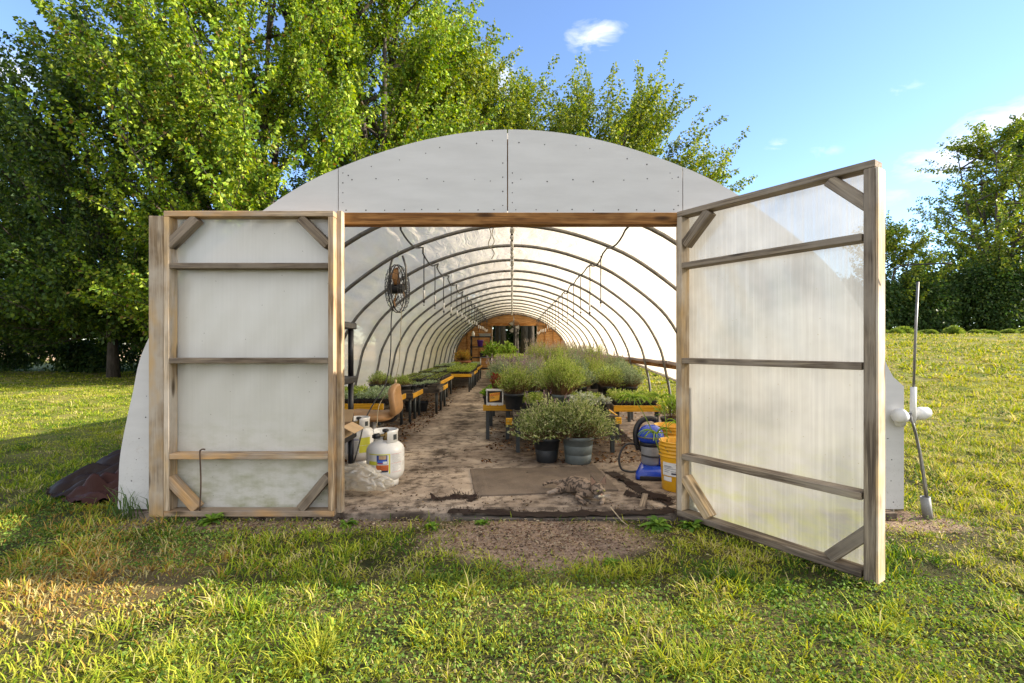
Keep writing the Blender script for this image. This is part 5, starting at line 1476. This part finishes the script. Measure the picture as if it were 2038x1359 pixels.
N = [((-.10, .20, .068), .060),   # 0 pelvis
     ((-.085, .13, .075), .064), ((-.06, .06, .075), .060), ((-.03, .0, .075), .052),  # 1-3 spine, chest
     ((-.012, -.035, .085), .040), ((.004, -.06, .098), .042),   # 4 neck 5 skull back
     ((.008, -.088, .095), (.054, .050)), ((.007, -.116, .082), .038), ((.006, -.134, .070), .020),   # 6 skull 7 face 8 muzzle
     ((-.07, -.01, .045), .030), ((-.12, -.03, .03), .020), ((-.095, -.09, .018), .015), ((-.085, -.12, .014), .014),   # near front leg bent
     ((.02, -.02, .04), .028), ((.045, -.07, .022), .018), ((.02, -.115, .014), .015), ((.012, -.13, .012), .014),     # other front leg
     ((-.155, .17, .045), .040), ((-.205, .13, .030), .024), ((-.255, .12, .022), .015), ((-.29, .115, .018), .014),  # hind leg stretched left
     ((-.16, .22, .05), .026), ((-.20, .25, .06), .016), ((-.25, .26, .05), .013), ((-.29, .24, .035), .011)]  # tail
E = [(0, 1), (1, 2), (2, 3), (3, 4), (4, 5), (5, 6), (6, 7), (7, 8), (3, 9), (9, 10), (10, 11), (11, 12), (3, 13), (13, 14), (14, 15), (15, 16), (0, 17), (17, 18), (18, 19), (19, 20), (0, 21), (21, 22), (22, 23), (23, 24)]
body = skin('body', N, E, M['cat'], ct)
M['cat_ear'] = plain('cat_ear_skin', (.46, .29, .20), .7, dirt=.1); M['cat_nose'] = plain('cat_nose', (.50, .26, .16), .5, dirt=.1)
M['cat_eye'] = plain('cat_eye', (.22, .20, .06), .15, dirt=.1); M['cat_white'] = plain('cat_muzzle_fur', (.66, .55, .36), .8, dirt=.2, scale=60)
for s_ in (-1, 1):
    bm = NB()
    bx = .006+s_*.030
    ring = [(bx-s_*.022, -.086, .134), (bx+s_*.022, -.090, .112), (bx+s_*.008, -.070, .118)]
    tip = (bx+s_*.020, -.084, .190)
    vs = [bm.verts.new(p) for p in ring]; vt = bm.verts.new(tip)
    bm.faces.new(vs); [bm.faces.new((vs[k], vs[(k+1) % 3], vt)) for k in range(3)]
    bmesh.ops.recalc_face_normals(bm, faces=bm.faces[:])
    obj('ear', bm, M['cat'], ct)
    bm = NB(); cxx = (Vector(ring[0])+Vector(ring[1])+Vector(tip))/3
    q = [cxx.lerp(Vector(p), .72)+Vector((0, -.003, 0)) for p in (ring[0], ring[1], tip)]
    bm.faces.new([bm.verts.new(p) for p in q]); bmesh.ops.solidify(bm, geom=bm.faces[:], thickness=.001); obj('ear_lining', bm, M['cat_ear'], ct)
    bm = NB(); bmesh.ops.create_uvsphere(bm, u_segments=10, v_segments=8, radius=.0085); bmesh.ops.scale(bm, vec=(1.2, .7, .62), verts=bm.verts[:])
    obj('eye', bm, M['cat_eye'], ct, T(.007+s_*.021, -.1405, .098) @ Matrix.Rotation(s_*.35, 4, 'Y'), smooth=True)
    bm = NB(); bmesh.ops.create_uvsphere(bm, u_segments=12, v_segments=8, radius=.0115); bmesh.ops.scale(bm, vec=(1, .9, .8), verts=bm.verts[:])
    obj('muzzle', bm, M['cat_white'], ct, T(.006+s_*.0085, -.150, .066), smooth=True)
    bm = NB(); q = random.Random(5+s_)
    for k in range(4):
        tube(bm, [(.006+s_*.014, -.148, .064+k*.003), (.006+s_*(.055+q.uniform(0, .01)), -.150-q.uniform(0, .012), .055+k*.008)], [.0006, .0002], 3, False)
    obj('whisker', bm, M['white_plastic'], ct)
bm = NB(); vs = [bm.verts.new(p) for p in ((-.0015, -.159, .081), (.0135, -.159, .081), (.006, -.163, .072), (.006, -.150, .083))]
bm.faces.new((vs[0], vs[2], vs[1])); bm.faces.new((vs[0], vs[3], vs[2])); bm.faces.new((vs[1], vs[2], vs[3])); bm.faces.new((vs[0], vs[1], vs[3])); bmesh.ops.recalc_face_normals(bm, faces=bm.faces[:])
obj('nose', bm, M['cat_nose'], ct)

# ------------------------------------------------------------------ vacuum cleaner
vt = thing('vacuum_cleaner', 'upright blue and grey vacuum cleaner standing by the yellow buckets', 'vacuum cleaner', (1.26, 4.44, FZ), R(-8))
bm = NB()
# flared foot
secs = [(-.20, .135, .012, .05), (-.185, .150, .006, .085), (-.10, .150, .006, .10), (.0, .120, .006, .115), (.10, .095, .006, .12), (.15, .08, .01, .09)]
rows = []
for y_, w_, z0_, z1_ in secs:
    row = []
    for k in range(12):
        a = PI*k/11; row.append(bm.verts.new((-w_*math.cos(a), y_, z0_+(z1_-z0_)*math.sin(a)**.55)))
    rows.append(row)
for a, b_ in zip(rows, rows[1:]):
    for k in range(11): bm.faces.new((a[k], a[k+1], b_[k+1], b_[k]))
    bm.faces.new((a[11], a[0], b_[0], b_[11]))
bm.faces.new(rows[0][::-1]); bm.faces.new(rows[-1]); bmesh.ops.recalc_face_normals(bm, faces=bm.faces[:])
obj('foot', bm, M['blue'], vt, smooth=True)
bm = NB(); box(bm, (-.12, -.208, .01), (.12, -.196, .04), .004); obj('bumper', bm, M['black_plastic'], vt)
bm = NB(); lathe(bm, [(.075, .10), (.085, .12), (.092, .26), (.088, .27)], 24, T(0, .0, 0), True, True); obj('dust_canister', bm, M['grey_plastic'], vt, smooth=True)
bm = NB(); lathe(bm, [(.094, .27), (.100, .285), (.100, .30), (.094, .305)], 24, None, True, True); obj('band', bm, M['black_plastic'], vt, smooth=True)
bm = NB(); pr = [(.098, .305), (.112, .325), (.115, .36), (.105, .40), (.085, .43), (.055, .45), (.03, .455), (0, .457)]; lathe(bm, pr, 28, None, True, False); obj('dome', bm, M['blue'], vt, smooth=True)
bm = NB(); lathe(bm, [(.114, .345), (.1175, .35), (.1175, .356), (.114, .361)], 28, None, False, False); obj('trim_ring', bm, M['steel'], vt, smooth=True)
bm = NB(); tube(bm, curve3([(-.10, .05, .22), (-.125, .05, .30), (-.125, .05, .40), (-.08, .06, .48), (.0, .07, .505), (.06, .07, .49)], 6), [.026]*31, 8); obj('handle', bm, M['black_plastic'], vt, smooth=True)
bm = NB(); box(bm, (.06, -.07, .10), (.13, .07, .30), .02); obj('side_duct', bm, M['blue'], vt)
bm = NB(); tube(bm, curve3([(-.085, .0, .215), (-.15, -.02, .28), (-.23, -.03, .27), (-.285, -.05, .17), (-.27, -.07, .07), (-.20, -.08, .045), (-.13, -.08, .05)], 7), .0095, 8)
obj('hose_loop', bm, M['hose'], vt, smooth=True)
bm = NB(); tube(bm, curve3([(-.085, -.04, .19), (-.03, -.088, .185), (.03, -.09, .182), (.10, -.07, .18)], 5), .008, 6); obj('hose_wrap', bm, M['hose'], vt, smooth=True)

# ------------------------------------------------------------------ yellow buckets
def bucket(label, loc, rz, z0, h, group, lab=False, rings=True):
    t = thing('bucket', label, 'bucket', (loc[0], loc[1], loc[2]+z0), rz, group)
    r0, r1 = .128, .148; f = lambda z_: r0+(r1-r0)*z_/.37
    pr = [(r0-.004, 0), (r0, .004), (f(.27), .27)]
    for z_ in ((.275, .305, .335) if rings else (.30,)): pr += [(f(z_), z_), (f(z_)+.010, z_+.002), (f(z_)+.010, z_+.008), (f(z_), z_+.012)]
    pr += [(f(.36), .36), (f(.36)+.006, .362), (f(.36)+.006, .37), (f(.36)-.004, .37), (r0-.006, .01), (0, .01)]
    bm = NB(); lathe(bm, pr, 36, None, True, False); obj('pail', bm, M['bucket'], t, smooth=True)
    bm = NB(); tube(bm, [((r1+.006)*math.cos(a), (r1+.006)*math.sin(a)*.25-.10*math.sin(a)*1.0, .33-.10*math.sin(a)) for a in np.linspace(0, PI, 16)], .0025, 5)
    obj('bail', bm, M['steel'], t, smooth=True)
    if lab:
        A = lambda d: R(-90+d)
        # sloping paper label
        for nm, a0, a1, z0_, z1_, m_, of in (('paper_label', -68, 0, .13, .235, M['white_plastic'], .001), ('paper_label', -66, -34, .085, .12, M['white_plastic'], .001)):
            curved_patch(nm, (f(z0_)+f(z1_))/2+.003, A(a0), A(a1), z0_, z1_, m_, t, 10, of)
        rr_ = (f(.13)+f(.235))/2+.004
        for (a0, a1, z_, hh_) in ((-20, -6, .217, .007), (-62, -34, .205, .004), (-62, -28, .197, .003), (-60, -20, .186, .003), (-60, -40, .172, .003), (-36, -8, .166, .003), (-60, -44, .158, .003), (-34, -14, .143, .014)):
            curved_patch('label_print', rr_, A(a0), A(a1), z_, z_+hh_, M['dark_ink'], t, 6, .001)
    return t
BX, BY = 1.365, 4.02
GB = 'nested yellow buckets behind the door'
bucket('yellow bucket with white paper label, lowest of the nest behind the door', (BX, BY, FZ), R(-6), 0, .37, GB, True)
bucket('yellow bucket forming the topmost rim of the labelled nest', (BX, BY, FZ), R(30), .028, .37, GB)
bucket('lower yellow bucket standing behind the labelled nest', (1.50, 4.62, FZ), R(0), 0, .37, GB)
bucket('upper yellow bucket nested in the one behind the labelled nest', (1.50, 4.62, FZ), R(70), .06, .37, GB)
# papyrus standing in the nest
def papyrus():
    q = np.random.default_rng(5); out = []
    def strip(P, w, c):
        P = np.array(P); d = np.gradient(P, axis=0); s = unit(np.cross(d, np.array([0, 1, .2])))
        ww = (w*np.linspace(1, .35, len(P)))[:, None]
        V = np.stack([P-s*ww, P+s*ww], 1).reshape(-1, 3); k = np.arange(len(P)-1)*2
        out.append((V, np.stack([k, k+1, k+3, k+2], 1), np.tile(np.array([[*c, 1]]), (len(V), 1))))
    for (e, hh, nlf) in (((-.30, .02, .62), .0, 26), ((.0, .25, .60), 0, 22), ((-.12, -.02, .33), 0, 14), ((.08, .05, .40), 0, 12)):
        b0 = np.array([e[0]*.05-.02, e[1]*.1, .0]); e = np.array(e); m = b0*.4+e*.6+np.array([.05, 0, .06])
        u = np.linspace(0, 1, 10)[:, None]; strip((1-u)**2*b0+2*u*(1-u)*m+u*u*e, .006, (.16, .24, .05))
        for k in range(nlf):
            a = q.uniform(0, 2*PI); L = q.uniform(.09, .17); up = q.uniform(-.05, .9)
            tip = e+np.array([L*math.cos(a), L*math.sin(a), L*up*.5-.05]); md = e+np.array([L*.55*math.cos(a), L*.55*math.sin(a), L*(.30+up*.4)])
            u = np.linspace(0, 1, 6)[:, None]; strip((1-u)**2*e+2*u*(1-u)*md+u*u*tip, .006, tuple(HP['leafy'][q.integers(0, 3)]*q.uniform(.7, 1.1)))
    return joinq(out)
a_ = papyrus()
tag(npmesh('papyrus_plant', a_[0], a_[1], M['herb'], None, col=a_[2], M=T(BX-.06, BY+.02, FZ+.12)), 'papyrus stems with green umbels leaning out of the yellow buckets', 'plant')
potted('spiky_plant', 'spiky grassy plant in a pot beside the open side, above the rear buckets', 'potted plant', (1.86, 5.7, FZ), .12, .34, M['pot_black'], herb(51, .16, .26, 60, 6, .09, 'leafy', .12, .2, .6, .3), 1)

# ------------------------------------------------------------------ tub with orange label
tb = thing('plastic_tub', 'white rimmed clear tub with an orange label on the bench corner', 'tub', (-.215, 6.13, .4415), R(0))
w, l, h = .098, .05, .195
bm = NB(); box(bm, (-w*.9, -l*.8, .03), (w*.9, l*.8, h-.02), .006); obj('dark_filling', bm, M['soil'], tb)
bm = NB()
for s_ in (-1, 1): box(bm, (s_*w-.006, -l, .0), (s_*w+.006, l, h-.016), .002)
obj('side_wall', bm, M['white_plastic'], tb)
bm = NB(); box(bm, (-w-.014, -l-.008, h-.014), (w+.014, -l*.78, h+.002), .003); box(bm, (-w-.014, l*.84, h-.014), (w+.014, l+.008, h+.002), .003); obj('rim', bm, M['white_plastic'], tb)
prism_pts = [(-w+.007, .005), (-w+.025, .0), (-w+.04, .014), (-w+.055, .0), (.04-.02, .0), (.035, .012), (.05, .0), (w-.007, .004), (w-.007, .036), (-w+.007, .036)]
bm = NB(); prism(bm, prism_pts, -l-.002, -l+.004); obj('scalloped_base', bm, M['white_plastic'], tb)
bm = NB(); prism(bm, [(-.062, .048), (.055, .068), (.066, .165), (-.064, .150)], -l*.8-.006, -l*.8-.003); lab_ = obj('orange_label', bm, M['orange'], tb)
def lettering(txt, size, mat, parent, Mx, ext=.0006):
    cu = bpy.data.curves.new('lettering', 'FONT'); cu.body = txt; cu.size = size; cu.extrude = ext; cu.align_x = 'CENTER'; cu.align_y = 'CENTER'
    cu.offset = size*.018
    tmp = bpy.data.objects.new('lettering', cu); C.objects.link(tmp)
    me = bpy.data.meshes.new_from_object(tmp.evaluated_get(bpy.context.evaluated_depsgraph_get())); bpy.data.objects.remove(tmp)
    me.materials.clear(); me.materials.append(mat)
    return link(bpy.data.objects.new('lettering', me), parent, Mx)
tilt = Matrix.Rotation(R(8), 4, 'Y').inverted()
lettering('UGGIDS', .036, M['red_ink'], lab_, T(.002, -l*.8-.0075, .135) @ tilt @ Matrix.Rotation(PI/2, 4, 'X'))
lettering('PLANT', .013, M['dark_ink'], lab_, T(-.036, -l*.8-.0075, .108) @ tilt @ Matrix.Rotation(PI/2, 4, 'X'))
lettering('SHADES', .015, M['dark_ink'], lab_, T(-.028, -l*.8-.0075, .094) @ tilt @ Matrix.Rotation(PI/2, 4, 'X'))

# ------------------------------------------------------------------ roll-up crank on the right side
ck = thing('roll_up_crank', 'thin metal guide pole with white roll up crank beside the greenhouse corner', 'crank', (2.82, 3.40, 0))
bm = NB(); tube(bm, [(-.035, .0, .73), (-.02, 0, 1.2), (.0, .0, 1.63)], .008, 8); obj('guide_pole', bm, M['steel'], ck, smooth=True)
bm = NB(); tube(bm, [(-.04, -.005, .655), (-.035, -.005, .90)], .019, 10); obj('white_sleeve', bm, M['white_plastic'], ck, smooth=True)
bm = NB(); lathe(bm, [(.0, -.03), (.016, -.028), (.026, -.015), (.032, .0), (.028, .015), (.04, .02), (.047, .06), (.034, .11)], 20, T(-.01, .03, .70) @ Matrix.Rotation(R(78), 4, 'Y'), False, False)
lathe(bm, [(.03, 0), (.04, .02), (.052, .07), (.045, .09)], 16, T(-.07, .02, .68) @ Matrix.Rotation(R(-70), 4, 'Y') @ Matrix.Rotation(R(20), 4, 'X'), True, True)
obj('film_roll_end', bm, M['white_plastic'], ck, smooth=True)
bm = NB(); tube(bm, curve3([(-.045, -.01, .655), (-.02, -.012, .55), (.01, -.015, .40), (.045, -.02, .15)], 5), .0095, 7); tube(bm, curve3([(-.06, -.01, .72), (-.065, -.03, .66), (-.03, -.03, .54), (.03, -.03, .15)], 5), .0075, 7); obj('crank_rod', bm, M['steel'], ck, smooth=True)
bm = NB(); lathe(bm, [(.030, 0), (.030, .165), (.024, .165), (.024, .02)], 14, T(.055, -.02, -.02) @ Matrix.Rotation(R(-8), 4, 'Y'), True, False); obj('pipe_socket', bm, M['pvc'], ck, smooth=True)
# guy twine on the other side of the wall
bm = NB(); tube(bm, [(-2.56, 3.52, 1.28), (-2.66, 3.52, .9), (-2.76, 3.55, .55)], .004, 5); tube(bm, [(-2.63, 3.515, 1.06), (-2.655, 3.51, 1.03), (-2.64, 3.52, 1.0)], .005, 5)
tag(obj('guy_twine', bm, M['twine'], None), 'thin pale twine running down the sloping edge of the end wall', 'twine')

# ------------------------------------------------------------------ dark sheeting heaped outside the corner
def sheet_heap(name, label, cx, cy, lx, ly, hh, rot, mat, seed):
    n = 60; Mx = T(cx, cy, float(gz(cx, cy))) @ Matrix.Rotation(rot, 4, 'Z')
    bm = NB(); vs = []
    for j in range(n+1):
        row = []
        for i in range(n+1):
            u, v = i/n*2-1, j/n*2-1
            e = max(0, 1-((max(0, u) if False else max(0, -u))**2.0+abs(v)**2.2))
            ridge = .5+.5*math.exp(-((v-.25*math.sin(u*2.0+seed))/.35)**2)
            z_ = hh*e**.8*(.35+.65*ridge)*(.15+.85*((u+1)/2)**.8)+.06*mnoise.noise(Vector((u*2.0, v*4, seed)))+.09*abs(mnoise.noise(Vector((u*2+v*3, v*5, seed+3))))
            row.append(bm.verts.new((u*lx*(1+.12*mnoise.noise(Vector((v*2, seed, 0)))), v*ly*(1+.18*mnoise.noise(Vector((u*2, seed, 4)))), max(z_, .012))))
        vs.append(row)
    for j in range(n):
        for i in range(n):
            u, v = (i+.5)/n*2-1, (j+.5)/n*2-1
            if max(0, -u)**2.0+abs(v)**2.2 < 1.02: bm.faces.new((vs[j][i], vs[j][i+1], vs[j+1][i+1], vs[j+1][i]))
    bmesh.ops.delete(bm, geom=[v for v in bm.verts if not v.link_faces], context='VERTS')
    return tag(obj(name, bm, M[mat], None, Mx, smooth=True), label, 'plastic sheeting')
sheet_heap('plastic_sheeting', 'glossy black plastic sheeting heaped against the greenhouse corner', -3.22, 4.02, .47, .32, .50, R(6), 'blacksheet', 2)
sheet_heap('plastic_sheeting', 'dull plum coloured sheeting in front of the black heap', -3.10, 3.78, .33, .17, .26, R(2), 'plumsheet', 6)

# ------------------------------------------------------------------ weeds at the foot of the wall
def weed(seed, n, L, wd, pal):
    q = np.random.default_rng(seed); out = []
    for k in range(n):
        a = q.uniform(0, 2*PI); l = L*q.uniform(.6, 1.15); el = q.uniform(.25, 1.1)
        d = np.array([math.cos(a)*math.cos(el), math.sin(a)*math.cos(el), math.sin(el)])
        u = np.linspace(0, 1, 7)[:, None]; P = d*l*u-np.array([0, 0, 1])*l*.55*u**2+np.array([0, 0, .004])
        s = unit(np.cross(d, np.array([0, 0, 1.])))
        w_ = wd*np.array([.15, .5, .85, 1.0, .95, .6, .05])[:, None]*(1+.25*np.array([0, 1, -1, 1, -1, 1, 0])[:, None])
        V = np.stack([P-s*w_+np.array([0, 0, .004]), P, P+s*w_+np.array([0, 0, .004])], 1).reshape(-1, 3); i = np.arange(6)*3
        F = np.concatenate([np.stack([i, i+1, i+4, i+3], 1), np.stack([i+1, i+2, i+5, i+4], 1)]); c = HP[pal][q.integers(0, 3)]*q.uniform(.5, .9)
        out.append((V, F, np.tile(np.array([[*c, 1]]), (len(V), 1))))
    return joinq(out)
for k, (x_, y_, n_, L_, lab) in enumerate(((-2.02, 3.30, 22, .15, 'broad leaved weed at the foot of the rod hook'), (.96, 3.22, 34, .14, 'leafy weed clump by the sill near the opened cloudy door'), (1.18, 3.20, 26, .12, 'leafy weed clump under the hinge corner of the cloudy door'),
                          (-1.1, 3.25, 20, .09, 'low weed at the foot of the left jamb'), (-.52, 3.2, 20, .08, 'small weed left of the bare soil'), (.55, 2.66, 20, .07, 'small weed on the lawn edge of the bare soil'), (-.2, 3.27, 16, .07, 'tiny weed against the threshold board'))):
    a_ = weed(90+k, n_, L_, .012+.006*(L_ > .1), 'lettuce'); tag(npmesh('weed', a_[0], a_[1], M['grass'], None, col=a_[2], M=T(x_, y_, float(gz(x_, y_))), smooth=True), lab, 'weed', 'weeds along the wall')
q = np.random.default_rng(3); a_ = None
V_, F_, C_ = blades(np.stack([q.normal(-2.66, .07, 40), q.normal(3.40, .03, 40), np.full(40, -.01)], 1), q.uniform(.12, .3, 40), q.uniform(.006, .01, 40), q.uniform(0, 6.28, 40), q.uniform(.05, .5, 40), q.uniform(.2, 1.0, 40), np.tile(np.array([[.09, .15, .04]]), (40, 1)), '', None)
tag(npmesh('grass_tuft', V_, F_, M['grass'], None, col=C_), 'long grass tuft at the low left end of the plywood wall', 'grass tuft')

# dead leaves and spilled soil under the benches
n = 9000
x = np.concatenate([rng.uniform(-2.55, -1.25, n//2), rng.uniform(-.3, 2.5, n//2)]); y = 4.9+(rng.random(n)**1.6)*9
m = vnoise(x*3.1, y*2.3) > .38; x, y = x[m], y[m]; n = len(x)
A = np.stack([rng.normal(0, 1, n), rng.normal(0, 1, n), rng.normal(0, .25, n)], 1)
lc = np.array([(.20, .10, .045), (.11, .055, .03), (.30, .19, .09), (.05, .032, .02)])[rng.integers(0, 4, n)]*rng.uniform(.7, 1.2, (n, 1))
v_, f_, c_ = leaf_arrays(np.stack([x, y, FZ+rng.uniform(.002, .014, n)], 1), A, rng.uniform(.015, .055, n), lc, .5, 0, .2)
tag(npmesh('leaf_litter', v_, f_, M['herb'], col=c_), 'dead brown leaves and soil spilled under the benches', 'litter', kind='stuff')
n = 1500
x = rng.uniform(-1.15, 1.15, n); y = 3.47+rng.random(n)**1.3*3.2; m = (vnoise(x*4, y*4) > .5); x, y = x[m], y[m]; n = len(x)
A = np.stack([rng.normal(0, 1, n), rng.normal(0, 1, n), rng.normal(0, .2, n)], 1)
lc = np.array([(.07, .045, .03), (.035, .025, .018), (.28, .21, .12)])[rng.integers(0, 3, n)]
v_, f_, c_ = leaf_arrays(np.stack([x, y, np.full(n, FZ+.004)], 1), A, rng.uniform(.006, .026, n), lc, .5, 0, .2)
tag(npmesh('soil_crumbs', v_, f_, M['herb'], col=c_), 'soil crumbs and straw bits scattered on the concrete', 'litter', kind='stuff')
